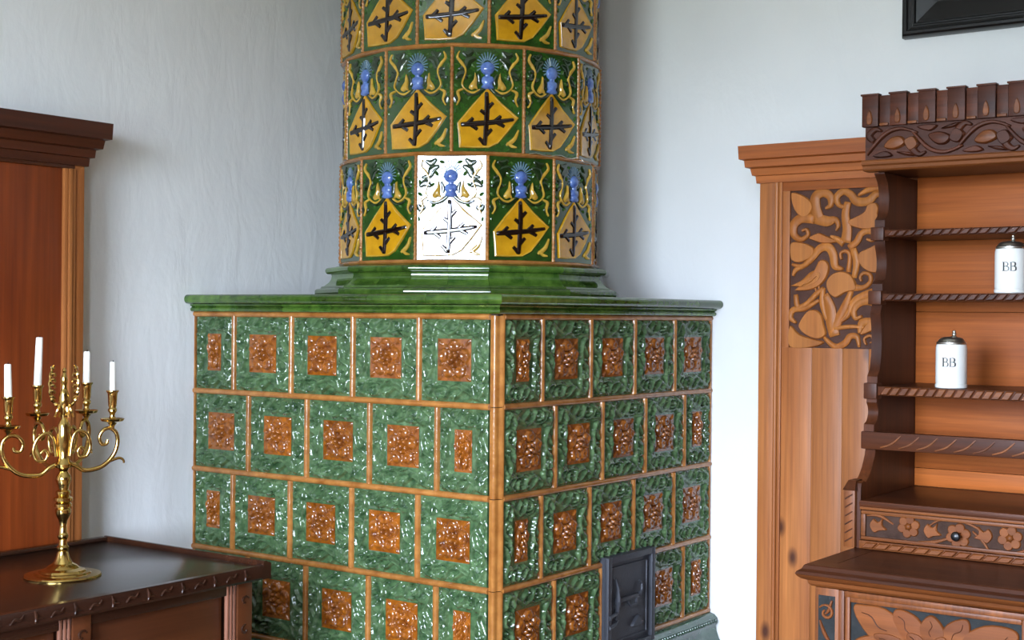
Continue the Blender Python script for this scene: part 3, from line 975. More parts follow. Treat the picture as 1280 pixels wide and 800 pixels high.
for s in (1, -1):
    wg = MB()
    S = open_spline([(0.008, 0.424), (0.018, 0.428), (0.028, 0.442), (0.033, 0.466), (0.033, 0.492), (0.029, 0.516), (0.024, 0.526)], 5)
    wg.tube([tuple(KC + lat * (s * x) + Vector((0, 0, z))) for x, z in S], [0.0042 + 0.0016 * math.sin(i * 1.5) for i in range(len(S))], 8)
    for q in range(5):
        z = 0.448 + 0.014 * q
        P = [(0.034 - 0.001 * q, z), (0.027 - 0.001 * q, z + 0.001), (0.021, z - 0.006)]
        wg.tube([tuple(KC + lat * (s * x) - bck * 0.002 + Vector((0, 0, zz))) for x, zz in open_spline(P, 4)], 0.0032, 7)
    sub('wing', wg, 'brass', fin)
tail = MB()
for q in range(-2, 3):
    P = [KC + lat * (0.003 * q) + Vector((0, 0, 0.44)), KC + lat * (0.008 * q) - bck * 0.008 + Vector((0, 0, 0.415)), KC + lat * (0.011 * q) - bck * 0.006 + Vector((0, 0, 0.398))]
    tail.tube(open_spline([tuple(p) for p in P], 4), 0.0035, 6)
sub('tail', tail, 'brass', fin)

arm_main = [(0.012, 0.281), (0.030, 0.275), (0.052, 0.262), (0.092, 0.270), (0.120, 0.298), (0.130, 0.328), (0.127, 0.353), (0.112, 0.366), (0.096, 0.362), (0.086, 0.345), (0.091, 0.327), (0.103, 0.327), (0.106, 0.337)]
arm_tip = [(0.104, 0.280), (0.122, 0.287), (0.136, 0.290), (0.145, 0.284), (0.146, 0.277)]
arm_c = [(0.016, 0.300), (0.022, 0.345), (0.036, 0.362), (0.056, 0.352), (0.064, 0.325), (0.056, 0.300), (0.040, 0.296), (0.034, 0.310), (0.041, 0.321), (0.049, 0.315)]
def build_arm(direction, reach, dz, sag=0.0):
    k = reach / 0.117
    def P(L):
        return [tuple(KC + direction * (r * k) + Vector((0, 0, h + dz * min(1, max(0, (r - 0.012) / 0.06))))) for r, h in L]
    a = MB()
    S = open_spline(P(arm_main), 6)
    n = len(S)
    a.tube(S, [0.0060 - 0.0018 * (i / n) for i in range(n)], 10)
    S = open_spline(P(arm_tip), 5)
    a.tube(S, [0.0045 - 0.0022 * (i / len(S)) for i in range(len(S))], 8)
    S = open_spline(P(arm_c), 6)
    a.tube(S, [0.0052 - 0.0015 * (i / len(S)) for i in range(len(S))], 8)
    arm = obj('arm', a, 'brass', cand, 60)
    c = KC + direction * reach + Vector((0, 0, dz))
    def kn(z, r):
        L = [(0.002, z - r), (r * 0.8, z - r * 0.6), (r, z), (r * 0.8, z + r * 0.6), (0.002, z + r)]
        return L
    sub('drip_pan', MB().lathe([(0.004, 0.362), (0.006, 0.372), (0.012, 0.380), (0.026, 0.384), (0.030, 0.390), (0.0285, 0.391), (0.020, 0.387), (0.006, 0.388)], 24, c), 'brass', arm)
    sub('candle_socket', MB().lathe([(0.006, 0.387), (0.0085, 0.392), (0.006, 0.398), (0.007, 0.404), (0.011, 0.409), (0.011, 0.414), (0.0085, 0.418), (0.0105, 0.424), (0.0115, 0.448), (0.0125, 0.455), (0.0155, 0.459), (0.0155, 0.462), (0.0095, 0.462), (0.0095, 0.45)], 20, c), 'brass', arm)
    return c + Vector((0, 0, 0.451))
# (direction angle from the arm axis, reach, lift, candle length above the socket, radius, lean, label)
arms = [(8, 0.118, 0.0, 0.072, 0.0075, 0.0, 'short white candle in the outermost right arm of the brass candelabra'),
        (62, 0.118, 0.016, 0.080, 0.0095, 0.0, 'stout white candle in the inner right arm of the brass candelabra'),
        (122, 0.122, 0.010, 0.122, 0.0100, 0.004, 'tallest white candle, in the inner left arm of the brass candelabra'),
        (187, 0.131, -0.012, 0.080, 0.0095, -0.002, 'short white candle in the leftmost arm of the brass candelabra')]
for ang, reach, dz, ln, rad, lean, lab in arms:
    a = math.radians(ang)
    d = lat * math.cos(a) + bck * math.sin(a)
    top = build_arm(d, reach, dz)
    cl = thing('candle', lab, 'candle', top, 'white candles in the candelabra')
    L = ln + 0.011
    v = []
    body = MB().lathe([(rad * 1.0 if rad < 0.0096 else 0.0094, 0), (0.0094 if rad >= 0.0094 else rad, 0.012), (rad, 0.013), (rad * 0.93, L * 0.6), (rad * 0.86, L - 0.002), (rad * 0.7, L), (rad * 0.3, L - 0.001)], 20, top)
    body.mapped(lambda x, y, z: (x + lat.x * lean * (z - top.z) / L, y + lat.y * lean * (z - top.z) / L, z))
    obj('wax_body', body, 'wax', cl, 40)
    obj('wick', MB().tube([tuple(top + lat * lean + Vector((0, 0, L - 0.002))), tuple(top + lat * (lean + 0.001) + Vector((0, 0, L + 0.004)))], 0.0012, 6), 'wick', cl)

# ------------------------------------------------------------------ right: pine wardrobe with carved bird panel
WY = 0.817
WX0, WX1 = 0.374, 2.30
ward = thing('wardrobe', 'tall honey pine wardrobe with carved bird panel behind the dark dresser', 'wardrobe', ((WX0 + WX1) / 2, WY, 0))
obj('carcass', MB().box(WX0, WX1, WY + 0.018, WALL_N - 0.002, 0, 1.93), 'pine', ward)
obj('stile', MB().box(WX0, WX0 + 0.050, WY, WY + 0.018, 0, 1.915, 0.002), 'pine', ward)
obj('stile', MB().box(WX1 - 0.05, WX1, WY, WY + 0.018, 0, 1.915, 0.002), 'pine', ward)
obj('rail', MB().box(WX0 + 0.05, WX1 - 0.05, WY, WY + 0.018, 0, 0.12, 0.002), 'pine_x', ward)
obj('door_moulding', MB().tube([(WX0 + 0.056, WY + 0.001, 0.12), (WX0 + 0.056, WY + 0.001, 1.915)], 0.007, 10), 'pine', ward, 60)
obj('door_moulding', MB().box(WX0 + 0.064, WX0 + 0.074, WY - 0.002, WY + 0.018, 0.12, 1.915, 0.002), 'pine', ward)
obj('rail', MB().box(WX0 + 0.074, WX1 - 0.05, WY + 0.002, WY + 0.018, 1.878, 1.915, 0.001), 'pine_x', ward)
obj('rail', MB().box(WX0 + 0.074, 0.471, WY + 0.003, WY + 0.018, 1.412, 1.878, 0.001), 'pine', ward)
obj('rail', MB().box(0.775, 0.86, WY + 0.001, WY + 0.018, 0.12, 1.878, 0.002), 'pine', ward)
obj('door_panel', MB().box(0.86, WX1 - 0.05, WY + 0.006, WY + 0.018, 0.12, 1.878, 0.002), 'pine', ward)
xb = [WX0 + 0.074, 0.545, 0.64, 0.72, 0.775]
for i in range(4):
    obj('panel_board', MB().box(xb[i] + 0.0003, xb[i + 1] - 0.0003, WY + 0.004, WY + 0.018, 0.12, 1.412, 0.0008), 'pine', ward)
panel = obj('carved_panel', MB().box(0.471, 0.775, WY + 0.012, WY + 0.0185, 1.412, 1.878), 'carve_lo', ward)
kx, ky = 0.000732, 0.000681
def bp(L):
    return [((x - 62) * kx, (752 - y) * ky) for x, y in L]
BF = face_map(LEFT, (0.471, WY + 0.012, 1.412))
lvl = [0]
def carve(name, kind, pts, w=None, mat='carve_hi', h=0.009, dome=0.0):
    lvl[0] += 1
    hh = h + 0.0001 * (lvl[0] % 13)
    mbx = MB()
    if kind == 'r':
        mbx.ribbon(bp(pts), [q * kx * 1.28 for q in w], hh, 0, 6)
    else:
        mx_ = sum(p[0] for p in pts) / len(pts)
        my_ = sum(p[1] for p in pts) / len(pts)
        mbx.relief(bp([(min(max(mx_ + (x - mx_) * 1.1, 64), 474), min(max(my_ + (y - my_) * 1.1, 70), 750)) for x, y in pts]), hh, 0.003, 0, 4, dome)
    return sub(name, mbx.mapped(BF), mat, panel, 45)
carve('leaf', 'p', [(70, 80), (112, 90), (148, 118), (155, 148), (132, 178), (98, 170), (76, 132)])
carve('vine', 'r', [(212, 150), (235, 135), (232, 98), (200, 80), (170, 100), (172, 150), (185, 196)], [8, 18, 26, 30, 32, 34, 40])
carve('vine', 'r', [(170, 190), (220, 205), (255, 200), (268, 225), (258, 248)], [36, 34, 20, 14, 6])
carve('scroll', 'r', [(165, 195), (112, 188), (78, 215), (78, 258), (108, 280), (138, 262), (132, 238), (112, 244)], [30, 32, 30, 24, 18, 14, 12, 8])
carve('leaf', 'p', [(148, 275), (185, 256), (215, 268), (262, 292), (215, 300), (175, 290)])
carve('scroll', 'r', [(300, 150), (268, 135), (262, 100), (290, 80), (320, 95), (345, 125), (392, 125), (425, 98), (468, 110)], [10, 16, 22, 22, 24, 28, 28, 22, 12])
carve('scroll', 'r', [(350, 100), (392, 78), (432, 74), (468, 92)], [8, 20, 20, 10])
carve('trunk', 'r', [(308, 125), (298, 180), (306, 240), (300, 300)], [22, 26, 30, 36])
carve('vine', 'r', [(292, 305), (262, 282), (235, 268)], [22, 18, 6])
carve('heart_leaf', 'p', [(315, 208), (345, 190), (378, 172), (392, 145), (420, 138), (434, 160), (432, 182), (462, 150), (455, 185), (436, 205), (430, 232), (385, 240), (340, 230)])
carve('heart_leaf', 'p', [(64, 302), (98, 294), (145, 308), (165, 330), (146, 362), (100, 378), (70, 360)])
carve('vine', 'r', [(70, 388), (118, 396), (160, 360), (192, 322), (228, 318), (248, 350), (258, 400), (292, 412)], [10, 16, 22, 26, 28, 28, 24, 8])
carve('vine', 'r', [(75, 440), (88, 412), (128, 392), (158, 368)], [8, 16, 16, 8])
carve('scroll', 'r', [(284, 372), (280, 345), (300, 335), (318, 355), (312, 425)], [8, 10, 12, 14, 16])
carve('scroll', 'r', [(312, 322), (345, 298), (365, 262), (400, 252), (422, 272), (408, 292), (386, 286)], [20, 22, 20, 20, 18, 12, 8])
carve('heart_leaf', 'p', [(452, 285), (458, 350), (450, 400), (422, 424), (380, 408), (358, 375), (362, 345), (400, 325), (432, 308)])
carve('vine', 'r', [(332, 325), (346, 385), (336, 450)], [20, 22, 16])
bird = carve('bird', 'p', [(180, 388), (198, 376), (218, 386), (226, 408), (218, 442), (196, 474), (166, 492), (128, 499), (90, 497), (112, 484), (74, 480), (118, 456), (150, 426), (186, 408)], dome=0.003)
carve('wing', 'p', [(192, 424), (196, 448), (170, 474), (110, 490), (140, 458), (164, 432)], h=0.0115)
for q in range(3):
    carve('feather', 'r', [(184 - 8 * q, 440 + 9 * q), (160 - 8 * q, 462 + 6 * q), (122 - 8 * q, 482 + 4 * q)], [3, 4, 2], h=0.0135)
carve('bird_leg', 'r', [(172, 488), (178, 516)], [7, 5])
carve('bird_leg', 'r', [(188, 482), (190, 512)], [7, 5])
carve('heart_leaf', 'p', [(226, 470), (246, 438), (284, 426), (320, 440), (340, 476), (340, 500), (300, 510), (262, 530), (234, 506)])
carve('vine', 'r', [(325, 490), (372, 492), (402, 470), (402, 440), (378, 430), (362, 446), (368, 466)], [26, 16, 14, 14, 12, 10, 6])
carve('scroll', 'r', [(424, 470), (440, 432), (464, 440), (452, 462)], [8, 14, 14, 6])
carve('vine', 'r', [(88, 520), (98, 575), (136, 560), (176, 520), (210, 492)], [14, 20, 16, 18, 12])
carve('vine', 'r', [(190, 545), (130, 580), (78, 588), (66, 622), (92, 645)], [10, 18, 20, 18, 8])
carve('vine', 'r', [(206, 492), (204, 560), (224, 632)], [16, 20, 12])
carve('trunk', 'r', [(214, 520), (240, 580), (244, 640), (258, 700)], [24, 32, 38, 34])
carve('trunk', 'r', [(325, 505), (300, 570), (268, 640), (244, 690)], [14, 26, 30, 20])
carve('vine', 'r', [(462, 488), (400, 515), (345, 545), (318, 590), (280, 640)], [10, 24, 24, 20, 12])
carve('vine', 'r', [(322, 560), (312, 610), (280, 640)], [14, 16, 8])
carve('pear', 'p', [(110, 646), (140, 600), (172, 592), (198, 612), (208, 650), (216, 690), (182, 708), (136, 692), (112, 668)])
carve('scroll', 'r', [(372, 612), (345, 622), (336, 588), (360, 556), (402, 548), (438, 568), (452, 612), (420, 635), (372, 642), (362, 688)], [8, 16, 22, 26, 28, 28, 28, 28, 26, 12])
carve('leaf', 'p', [(400, 640), (452, 620), (458, 660), (420, 672), (370, 690)])
carve('vine', 'r', [(250, 668), (320, 658), (380, 660)], [14, 14, 12])
carve('scroll', 'r', [(212, 705), (260, 745), (302, 728), (322, 700), (350, 702), (360, 745)], [10, 20, 22, 20, 18, 8])
carve('leaf', 'p', [(66, 662), (108, 695), (160, 712), (206, 726), (160, 750), (70, 750)])
carve('scroll', 'r', [(390, 735), (382, 708), (408, 695), (420, 718), (404, 725)], [6, 9, 10, 8, 4])
carve('scroll', 'r', [(448, 745), (436, 700), (452, 680)], [8, 12, 6])
wc = [(-0.06, 1.905), (0.008, 1.905), (0.010, 1.926), (0.018, 1.928), (0.022, 1.948), (0.034, 1.952), (0.036, 1.972), (0.048, 1.976), (0.050, 2.016), (-0.06, 2.016)]
obj('cornice', MB().extrude(wc, WX0, WX1, 1.0, 0).mapped(lambda x, y, z: (x, WY + y, z)), 'pine_x', ward, 25)
obj('cornice_return', MB().extrude(wc, 0, WALL_N - WY - 0.002, 1.0, 0).mapped(lambda x, y, z: (WX0 + y, WY + x, z)), 'pine', ward, 25)

# ------------------------------------------------------------------ right: carved dresser in front of the wardrobe
DX0, DX1, DYB = 0.840, 2.00, 0.808
dres = thing('carved_dresser', 'dark carved dresser with open shelves, drawers and crenellated crown', 'dresser', ((DX0 + DX1) / 2, 0.45, 0))
TOPZ = 0.910
# sides cut in scoops between the shelves: outline in (depth from the back, height)
def side_outline():
    P = [(0, 1.888), (0.262, 1.888), (0.262, 1.885)]
    shelves = [(1.74, 0.262), (1.57, 0.275), (1.325, 0.305), (1.20, 0.325)]
    prev = 1.885
    for z, d in shelves:
        zt, zb = prev - 0.01, z + 0.022
        for k in range(1, 10):
            a = k / 10
            P.append((d - 0.012 - 0.022 * math.sin(PI * a) ** 0.7, zt + (zb - zt) * a))
        P += [(d - 0.005, zb), (d - 0.005, z - 0.03)]
        prev = z - 0.03
    P += [(0.305, 1.165), (0.312, 1.14), (0.330, 1.11), (0.352, 1.088), (0.375, 1.075), (0.385, 1.08), (0.400, 1.075), (0.405, 1.06), (0.405, TOPZ), (0, TOPZ)]
    return P
for x in (DX0, DX1 - 0.028):
    so = side_outline()
    n = len(so)
    vs = [(x, DYB - d, z) for d, z in so] + [(x + 0.028, DYB - d, z) for d, z in so]
    fs = [(i, (i + 1) % n, (i + 1) % n + n, i + n) for i in range(n)] + [tuple(range(n)), tuple(range(n, 2 * n))[::-1]]
    obj('side_panel', MB().add(vs, fs), 'oak_dark', dres, 30)
ix0, ix1 = DX0 + 0.029, DX1 - 0.029
zb = [1.035, 1.085, 1.30, 1.52, 1.72, 1.90]
for i in range(5):
    obj('back_board', MB().box(ix0, ix1, DYB - 0.018, DYB - 0.003, zb[i] + 0.0006, zb[i + 1] - 0.0006, 0.001), 'back_pine', dres)
def rope_edge(x0, x1, y, z0, z1, slant, step, mat, parent, nm='rope_carving'):
    """one slanted lozenge after the other along a shelf edge"""
    x = x0 + 0.001
    h = z1 - z0
    allp = MB()
    while x + step + slant < x1:
        g = 0.0015
        P = [(x + g, z0 + 0.001), (x + step - g, z0 + 0.001), (x + step + slant - g, z1 - 0.001), (x + slant + g, z1 - 0.001)]
        m = MB().relief(P, 0.006, 0.003)
        m.mapped(lambda a, b, c: (a, y - c, b))
        sub(nm, m, mat, parent)
        x += step
for z, d, th_ in ((1.735, 0.262, 0.018), (1.566, 0.275, 0.019), (1.322, 0.300, 0.024)):
    s = obj('shelf', MB().box(ix0 - 0.0, ix1, DYB - d, DYB - 0.019, z - th_, z, 0.0015), 'oak_dark_x', dres)
    rope_edge(ix0 + 0.004, ix1 - 0.004, DYB - d, z - th_, z, 0.014, 0.024, 'oak_mid_x' if z < 1.4 else 'oak_dark_x', s)
    for xx in (DX0 - 0.006, DX1 - 0.030):
        sub('shelf_end', MB().box(xx, xx + 0.036, DYB - d - 0.010, DYB - d + 0.030, z - th_ - 0.010, z + 0.008, 0.003), 'oak_dark', s)
rail = obj('carved_rail', MB().box(DX0 - 0.004, DX1 + 0.004, DYB - 0.330, DYB - 0.306, 1.158, 1.204, 0.003), 'oak_dark_x', dres)
x = DX0 + 0.05
while x < DX1 - 0.06:
    m = MB().ribbon([(x, 1.164), (x + 0.03, 1.175), (x + 0.055, 1.197)], [0.003, 0.006, 0.003], 0.003, 0, 4)
    sub('carved_groove', m.mapped(lambda a, b, c: (a, DYB - 0.330 - c, b)), 'oak_mid_x', rail)
    x += 0.048
# crown: crenellated boards above a carved frieze and a moulding
CYF = 0.505
crown = obj('crown_board', MB().box(DX0 - 0.012, DX1 + 0.012, CYF + 0.006, 0.764, 1.915, 2.080), 'carve_crown', dres)
x = DX0 - 0.018
k = 0
while x < DX1 + 0.01:
    w = 0.046 if k % 2 == 0 else 0.030
    out = 0.008 if k % 2 == 0 else 0.002
    m = MB().box(x + 0.0008, x + w - 0.0008, CYF - out, CYF + 0.010, 2.005, 2.089 if k % 2 == 0 else 2.086, 0.002)
    b = sub('crenel_block', m, 'carve_crown', crown)
    if k % 2 == 0:
        sub('crenel_cap', MB().box(x - 0.002, x + w + 0.002, CYF - out - 0.004, CYF + 0.012, 2.0865, 2.0915, 0.0015), 'carve_crown', crown)
        sub('carved_drop', MB().relief([(x + 0.016, 2.012), (x + 0.028, 2.012), (x + 0.030, 2.03), (x + 0.022, 2.05), (x + 0.014, 2.03)], 0.004, 0.002, 0, 2).mapped(lambda a, b_, c: (a, CYF - out - c + 0.0005, b_)), 'oak_mid_x', crown)
    else:
        sub('carved_ledge', MB().box(x + 0.003, x + w - 0.003, CYF - 0.010, CYF, 2.006, 2.013, 0.002), 'oak_mid_x', crown)
    x += w
    k += 1
FRZ = lambda a, b, c: (a, CYF + 0.006 - c, b)
x = DX0 - 0.005
k = 0
while x < DX1 - 0.08:
    m = MB()
    up = 1 if k % 2 == 0 else -1
    zc = 1.962
    m.ribbon([(x, zc - 0.030 * up), (x + 0.045, zc + 0.020 * up), (x + 0.09, zc + 0.034 * up), (x + 0.135, zc + 0.02 * up)], [0.006, 0.012, 0.010, 0.006], 0.012, 0, 5)
    sub('carved_tendril', m.mapped(FRZ), 'carve_crown', crown)
    m = MB().relief([(x + 0.045, zc - 0.012 * up), (x + 0.065, zc + 0.012 * up), (x + 0.092, zc + 0.014 * up), (x + 0.105, zc - 0.006 * up), (x + 0.075, zc - 0.02 * up)], 0.013, 0.004, 0, 3, 0.002)
    sub('carved_leaf', m.mapped(FRZ), 'oak_mid_x' if k % 2 == 0 else 'carve_crown', crown)
    m = MB().relief([(x + 0.015, zc - 0.034 * up), (x + 0.05, zc - 0.022 * up), (x + 0.07, zc - 0.036 * up), (x + 0.04, zc - 0.040 * up)], 0.011, 0.003, 0, 3)
    sub('carved_leaf', m.mapped(FRZ), 'carve_crown', crown)
    m = MB().relief([(x + 0.10, zc + 0.002 * up), (x + 0.125, zc + 0.012 * up), (x + 0.138, zc - 0.012 * up), (x + 0.115, zc - 0.026 * up)], 0.012, 0.003, 0, 3)
    sub('carved_leaf', m.mapped(FRZ), 'oak_mid_x' if k % 3 == 0 else 'carve_crown', crown)
    m = MB().ribbon([(x + 0.02, zc + 0.004 * up), (x + 0.005, zc + 0.020 * up), (x + 0.022, zc + 0.036 * up), (x + 0.04, zc + 0.03 * up)], [0.014, 0.020, 0.014, 0.005], 0.010, 0, 5)
    sub('carved_scroll', m.mapped(FRZ), 'carve_crown', crown)
    m = MB().relief([(x + 0.078, zc - 0.026 * up), (x + 0.10, zc - 0.036 * up), (x + 0.128, zc - 0.040 * up), (x + 0.112, zc - 0.028 * up)], 0.010, 0.003, 0, 3)
    sub('carved_leaf', m.mapped(FRZ), 'carve_crown', crown)
    x += 0.118
    k += 1
cm = [(-0.05, 1.890), (-0.010, 1.890), (-0.004, 1.894), (-0.002, 1.902), (0.006, 1.906), (0.008, 1.914), (0.004, 1.918), (-0.05, 1.918)]
obj('crown_moulding', MB().extrude(cm, DX0 - 0.018, DX1 + 0.018).mapped(lambda x, y, z: (x, CYF + y, z)), 'oak_mid_x', dres, 25)
obj('crown_soffit', MB().box(DX0, DX1, CYF + 0.045, 0.764, 1.892, 1.914), 'oak_dark_x', dres)

# drawer case with two carved drawers
DF = 0.400
obj('drawer_case', MB().box(ix0, ix1, DF + 0.02, DYB - 0.003, TOPZ, 1.018), 'oak_dark_x', dres)
obj('case_top', MB().box(ix0, ix1, DF - 0.012, DYB - 0.019, 1.0185, 1.034, 0.003), 'oak_dark_x', dres)
obj('case_moulding', MB().box(ix0, ix1, DF - 0.006, DF + 0.02, 1.010, 1.0178, 0.002), 'oak_mid_x', dres)
foot = obj('case_foot', MB().box(ix0, ix1, DF - 0.010, DF + 0.02, TOPZ + 0.001, TOPZ + 0.022, 0.002), 'oak_mid_x', dres)
rope_edge(ix0 + 0.004, ix1 - 0.004, DF - 0.010, TOPZ + 0.003, TOPZ + 0.020, 0.014, 0.034, 'carve_mid', foot)
for xx in (DX0 - 0.012, DX1 - 0.018):
    bp_ = obj('carved_post', MB().box(xx, xx + 0.030, DF - 0.012, DF + 0.022, TOPZ + 0.001, 1.058, 0.002), 'oak_mid', dres)
    sub('post_cap', MB().add([(xx - 0.002, DF - 0.016, 1.058), (xx + 0.032, DF - 0.016, 1.058), (xx + 0.032, DF + 0.05, 1.058), (xx - 0.002, DF + 0.05, 1.058),
                              (xx + 0.006, DF + 0.004, 1.082), (xx + 0.026, DF + 0.004, 1.082), (xx + 0.026, DF + 0.05, 1.082), (xx + 0.006, DF + 0.05, 1.082)],
                             [(3, 2, 1, 0), (4, 5, 6, 7), (0, 1, 5, 4), (1, 2, 6, 5), (2, 3, 7, 6), (3, 0, 4, 7)]), 'oak_dark', bp_)
    for q in range(6):
        m = MB().ribbon([(xx + 0.004, 0.925 + 0.022 * q), (xx + 0.024, 0.938 + 0.022 * q)], [0.004, 0.003], 0.003, 0, 1)
        sub('carved_groove', m.mapped(lambda a, b, c: (a, DF - 0.012 - c, b)), 'oak_dark', bp_)
mid_x = (ix0 + ix1) / 2
for (a, b) in ((ix0 + 0.004, mid_x - 0.006), (mid_x + 0.006, ix1 - 0.004)):
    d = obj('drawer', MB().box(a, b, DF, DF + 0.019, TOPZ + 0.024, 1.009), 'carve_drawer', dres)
    z0, z1 = TOPZ + 0.024, 1.009
    fm = MB()
    fm.box(a, b, DF - 0.008, DF, z0, z0 + 0.009, 0.002).box(a, b, DF - 0.008, DF, z1 - 0.009, z1, 0.002)
    fm.box(a, a + 0.012, DF - 0.008, DF, z0 + 0.009, z1 - 0.009, 0.002).box(b - 0.012, b, DF - 0.008, DF, z0 + 0.009, z1 - 0.009, 0.002)
    sub('drawer_frame', fm, 'oak_mid_x', d)
    FDm = lambda x_, y_, z_: (x_, DF - z_, y_)
    cxk = (a + b) / 2 - 0.022
    zc = (z0 + z1) / 2
    def flower(cx, cz, r):
        for q in range(6):
            an = q * PI / 3 + 0.3
            m = MB().relief([(cx + r * 0.60 * math.cos(an) + r * 0.40 * math.cos(t), cz + r * 0.60 * math.sin(an) + r * 0.40 * math.sin(t)) for t in [i * PI / 6 for i in range(12)]], 0.005 + 0.0003 * (q % 2), 0.0022)
            sub('petal', m.mapped(FDm), 'carve_mid', d)
        m = MB().relief([(cx + r * 0.28 * math.cos(t), cz + r * 0.28 * math.sin(t)) for t in [i * PI / 5 for i in range(10)]], 0.008, 0.003, 0, 0, 0.002)
        sub('flower_centre', m.mapped(FDm), 'carve_mid', d)
    flower(cxk - 0.125, zc + 0.006, 0.030)
    flower(cxk, zc - 0.004, 0.032)
    flower(cxk + 0.125, zc + 0.002, 0.031)
    flower(cxk + 0.235, zc + 0.006, 0.026)
    kn = sub('knob', MB().lathe([(0.004, 0), (0.005, 0.006), (0.010, 0.010), (0.012, 0.016), (0.010, 0.022), (0.004, 0.025)], 16).mapped(lambda x_, y_, z_: (cxk + x_, DF - 0.006 - z_, zc - 0.004 + y_)), 'black', d)
    for (P, w) in (([(-0.10, -0.030), (-0.06, -0.026), (-0.02, -0.012)], [0.004, 0.009, 0.006]), ([(-0.075, 0.010), (-0.05, 0.028), (-0.01, 0.034), (0.04, 0.022), (0.065, 0.0)], [0.004, 0.006, 0.006, 0.006, 0.004]),
                   ([(0.035, 0.01), (0.06, -0.012), (0.075, -0.033)], [0.004, 0.007, 0.004]), ([(0.02, -0.028), (0.06, -0.034), (0.12, -0.036), (0.17, -0.02), (0.195, 0.0)], [0.004, 0.006, 0.006, 0.006, 0.004]),
                   ([(-0.235, 0.024), (-0.20, 0.026), (-0.165, 0.008)], [0.004, 0.008, 0.004]), ([(0.06, 0.032), (0.11, 0.034), (0.17, 0.03), (0.21, 0.02)], [0.003, 0.006, 0.006, 0.003])):
        m = MB().ribbon([(cxk + p, zc + q) for p, q in P], w, 0.005, 0, 5)
        sub('carved_tendril', m.mapped(FDm), 'carve_mid', d)
    for (px, pz, s_) in ((-0.065, 0.0, 1), (0.062, 0.002, -1), (-0.205, 0.0, 1), (0.18, 0.01, -1)):
        m = MB().relief([(cxk + px + s_ * u, zc + pz + v) for u, v in ((-0.022, 0.0), (-0.012, 0.018), (0.0, 0.010), (0.014, 0.022), (0.012, 0.004), (0.024, -0.008), (0.004, -0.012), (-0.010, -0.018))], 0.006, 0.002, 0, 3)
        sub('carved_leaf', m.mapped(FDm), 'carve_mid', d)

# lower cabinet: moulded top, carved stiles and leaf panels
TX0, TX1, TYF = 0.852, 1.99, 0.092
tp_prof = [(-0.06, TOPZ - 0.052), (-0.014, TOPZ - 0.052), (-0.008, TOPZ - 0.046), (-0.006, TOPZ - 0.038), (0.004, TOPZ - 0.034), (0.012, TOPZ - 0.028), (0.016, TOPZ - 0.022), (0.013, TOPZ - 0.016), (0.004, TOPZ - 0.010), (0.0, TOPZ - 0.002), (-0.003, TOPZ), (-0.06, TOPZ)]
ct = obj('cabinet_top', MB().box(TX0 + 0.02, TX1 - 0.02, TYF + 0.02, DYB, TOPZ - 0.05, TOPZ - 0.0005), 'oak_dark_x', dres)
up_p = [(-0.06, TOPZ - 0.022)] + [q for q in tp_prof if q[1] > TOPZ - 0.023 and q[0] > -0.05] + [(-0.06, TOPZ)]
low_p = [(-0.06, TOPZ - 0.052), (-0.014, TOPZ - 0.052), (-0.008, TOPZ - 0.046), (-0.006, TOPZ - 0.038), (0.004, TOPZ - 0.034), (0.012, TOPZ - 0.028), (0.0155, TOPZ - 0.0225), (-0.06, TOPZ - 0.0225)]
for nm, pr_, mx, my in (('edge_moulding', up_p, 'oak_dark_x', 'oak_dark'), ('cornice_strip', low_p, 'oak_mid_x', 'oak_mid')):
    sub(nm, MB().extrude(pr_, TX0, TX1, 1.0, 1.0).mapped(lambda x, y, z: (x, TYF + y, z)), mx, ct, 25)
    sub(nm, MB().extrude(pr_, 0, DYB - TYF, 1.0, 0).mapped(lambda x, y, z: (TX0 + y, TYF + x, z)), my, ct, 25)
    sub(nm, MB().extrude(pr_, 0, DYB - TYF, 1.0, 0).mapped(lambda x, y, z: (TX1 - y, TYF + x, z)), my, ct, 25)
BX0, BX1, BYF = 0.876, 1.966, 0.104
obj('cabinet_body', MB().box(BX0, BX1, BYF + 0.022, DYB, 0.0, TOPZ - 0.052), 'oak_dark', dres)
BZ = TOPZ - 0.053
stile_xs = [(BX0, BX0 + 0.060), ((BX0 + BX1) / 2 - 0.034, (BX0 + BX1) / 2 + 0.034), (BX1 - 0.060, BX1)]
for (a, b) in stile_xs:
    st = obj('carved_stile', MB().box(a, b, BYF, BYF + 0.022, 0.06, BZ, 0.002), 'oak_mid', dres)
    SF = lambda x_, y_, z_: (x_, BYF - z_, y_)
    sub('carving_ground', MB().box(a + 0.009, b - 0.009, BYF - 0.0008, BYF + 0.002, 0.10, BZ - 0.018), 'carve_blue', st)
    c = (a + b) / 2
    for q in range(6):
        z = BZ - 0.058 - q * 0.115
        for m in (MB().ribbon(spiral(c, z, 0.020, 0.006, 2.6, -4.2, 16), [0.004, 0.008, 0.005], 0.006, 0, 1),
                  MB().ribbon([(c - 0.016, z - 0.02), (c - 0.004, z - 0.05), (c + 0.014, z - 0.075)], [0.004, 0.010, 0.005], 0.006, 0, 5),
                  MB().ribbon([(c + 0.014, z + 0.03), (c + 0.006, z + 0.006), (c - 0.002, z - 0.004)], [0.005, 0.009, 0.004], 0.006, 0, 5)):
            sub('carved_scroll', m.mapped(SF), 'carve_mid', st)
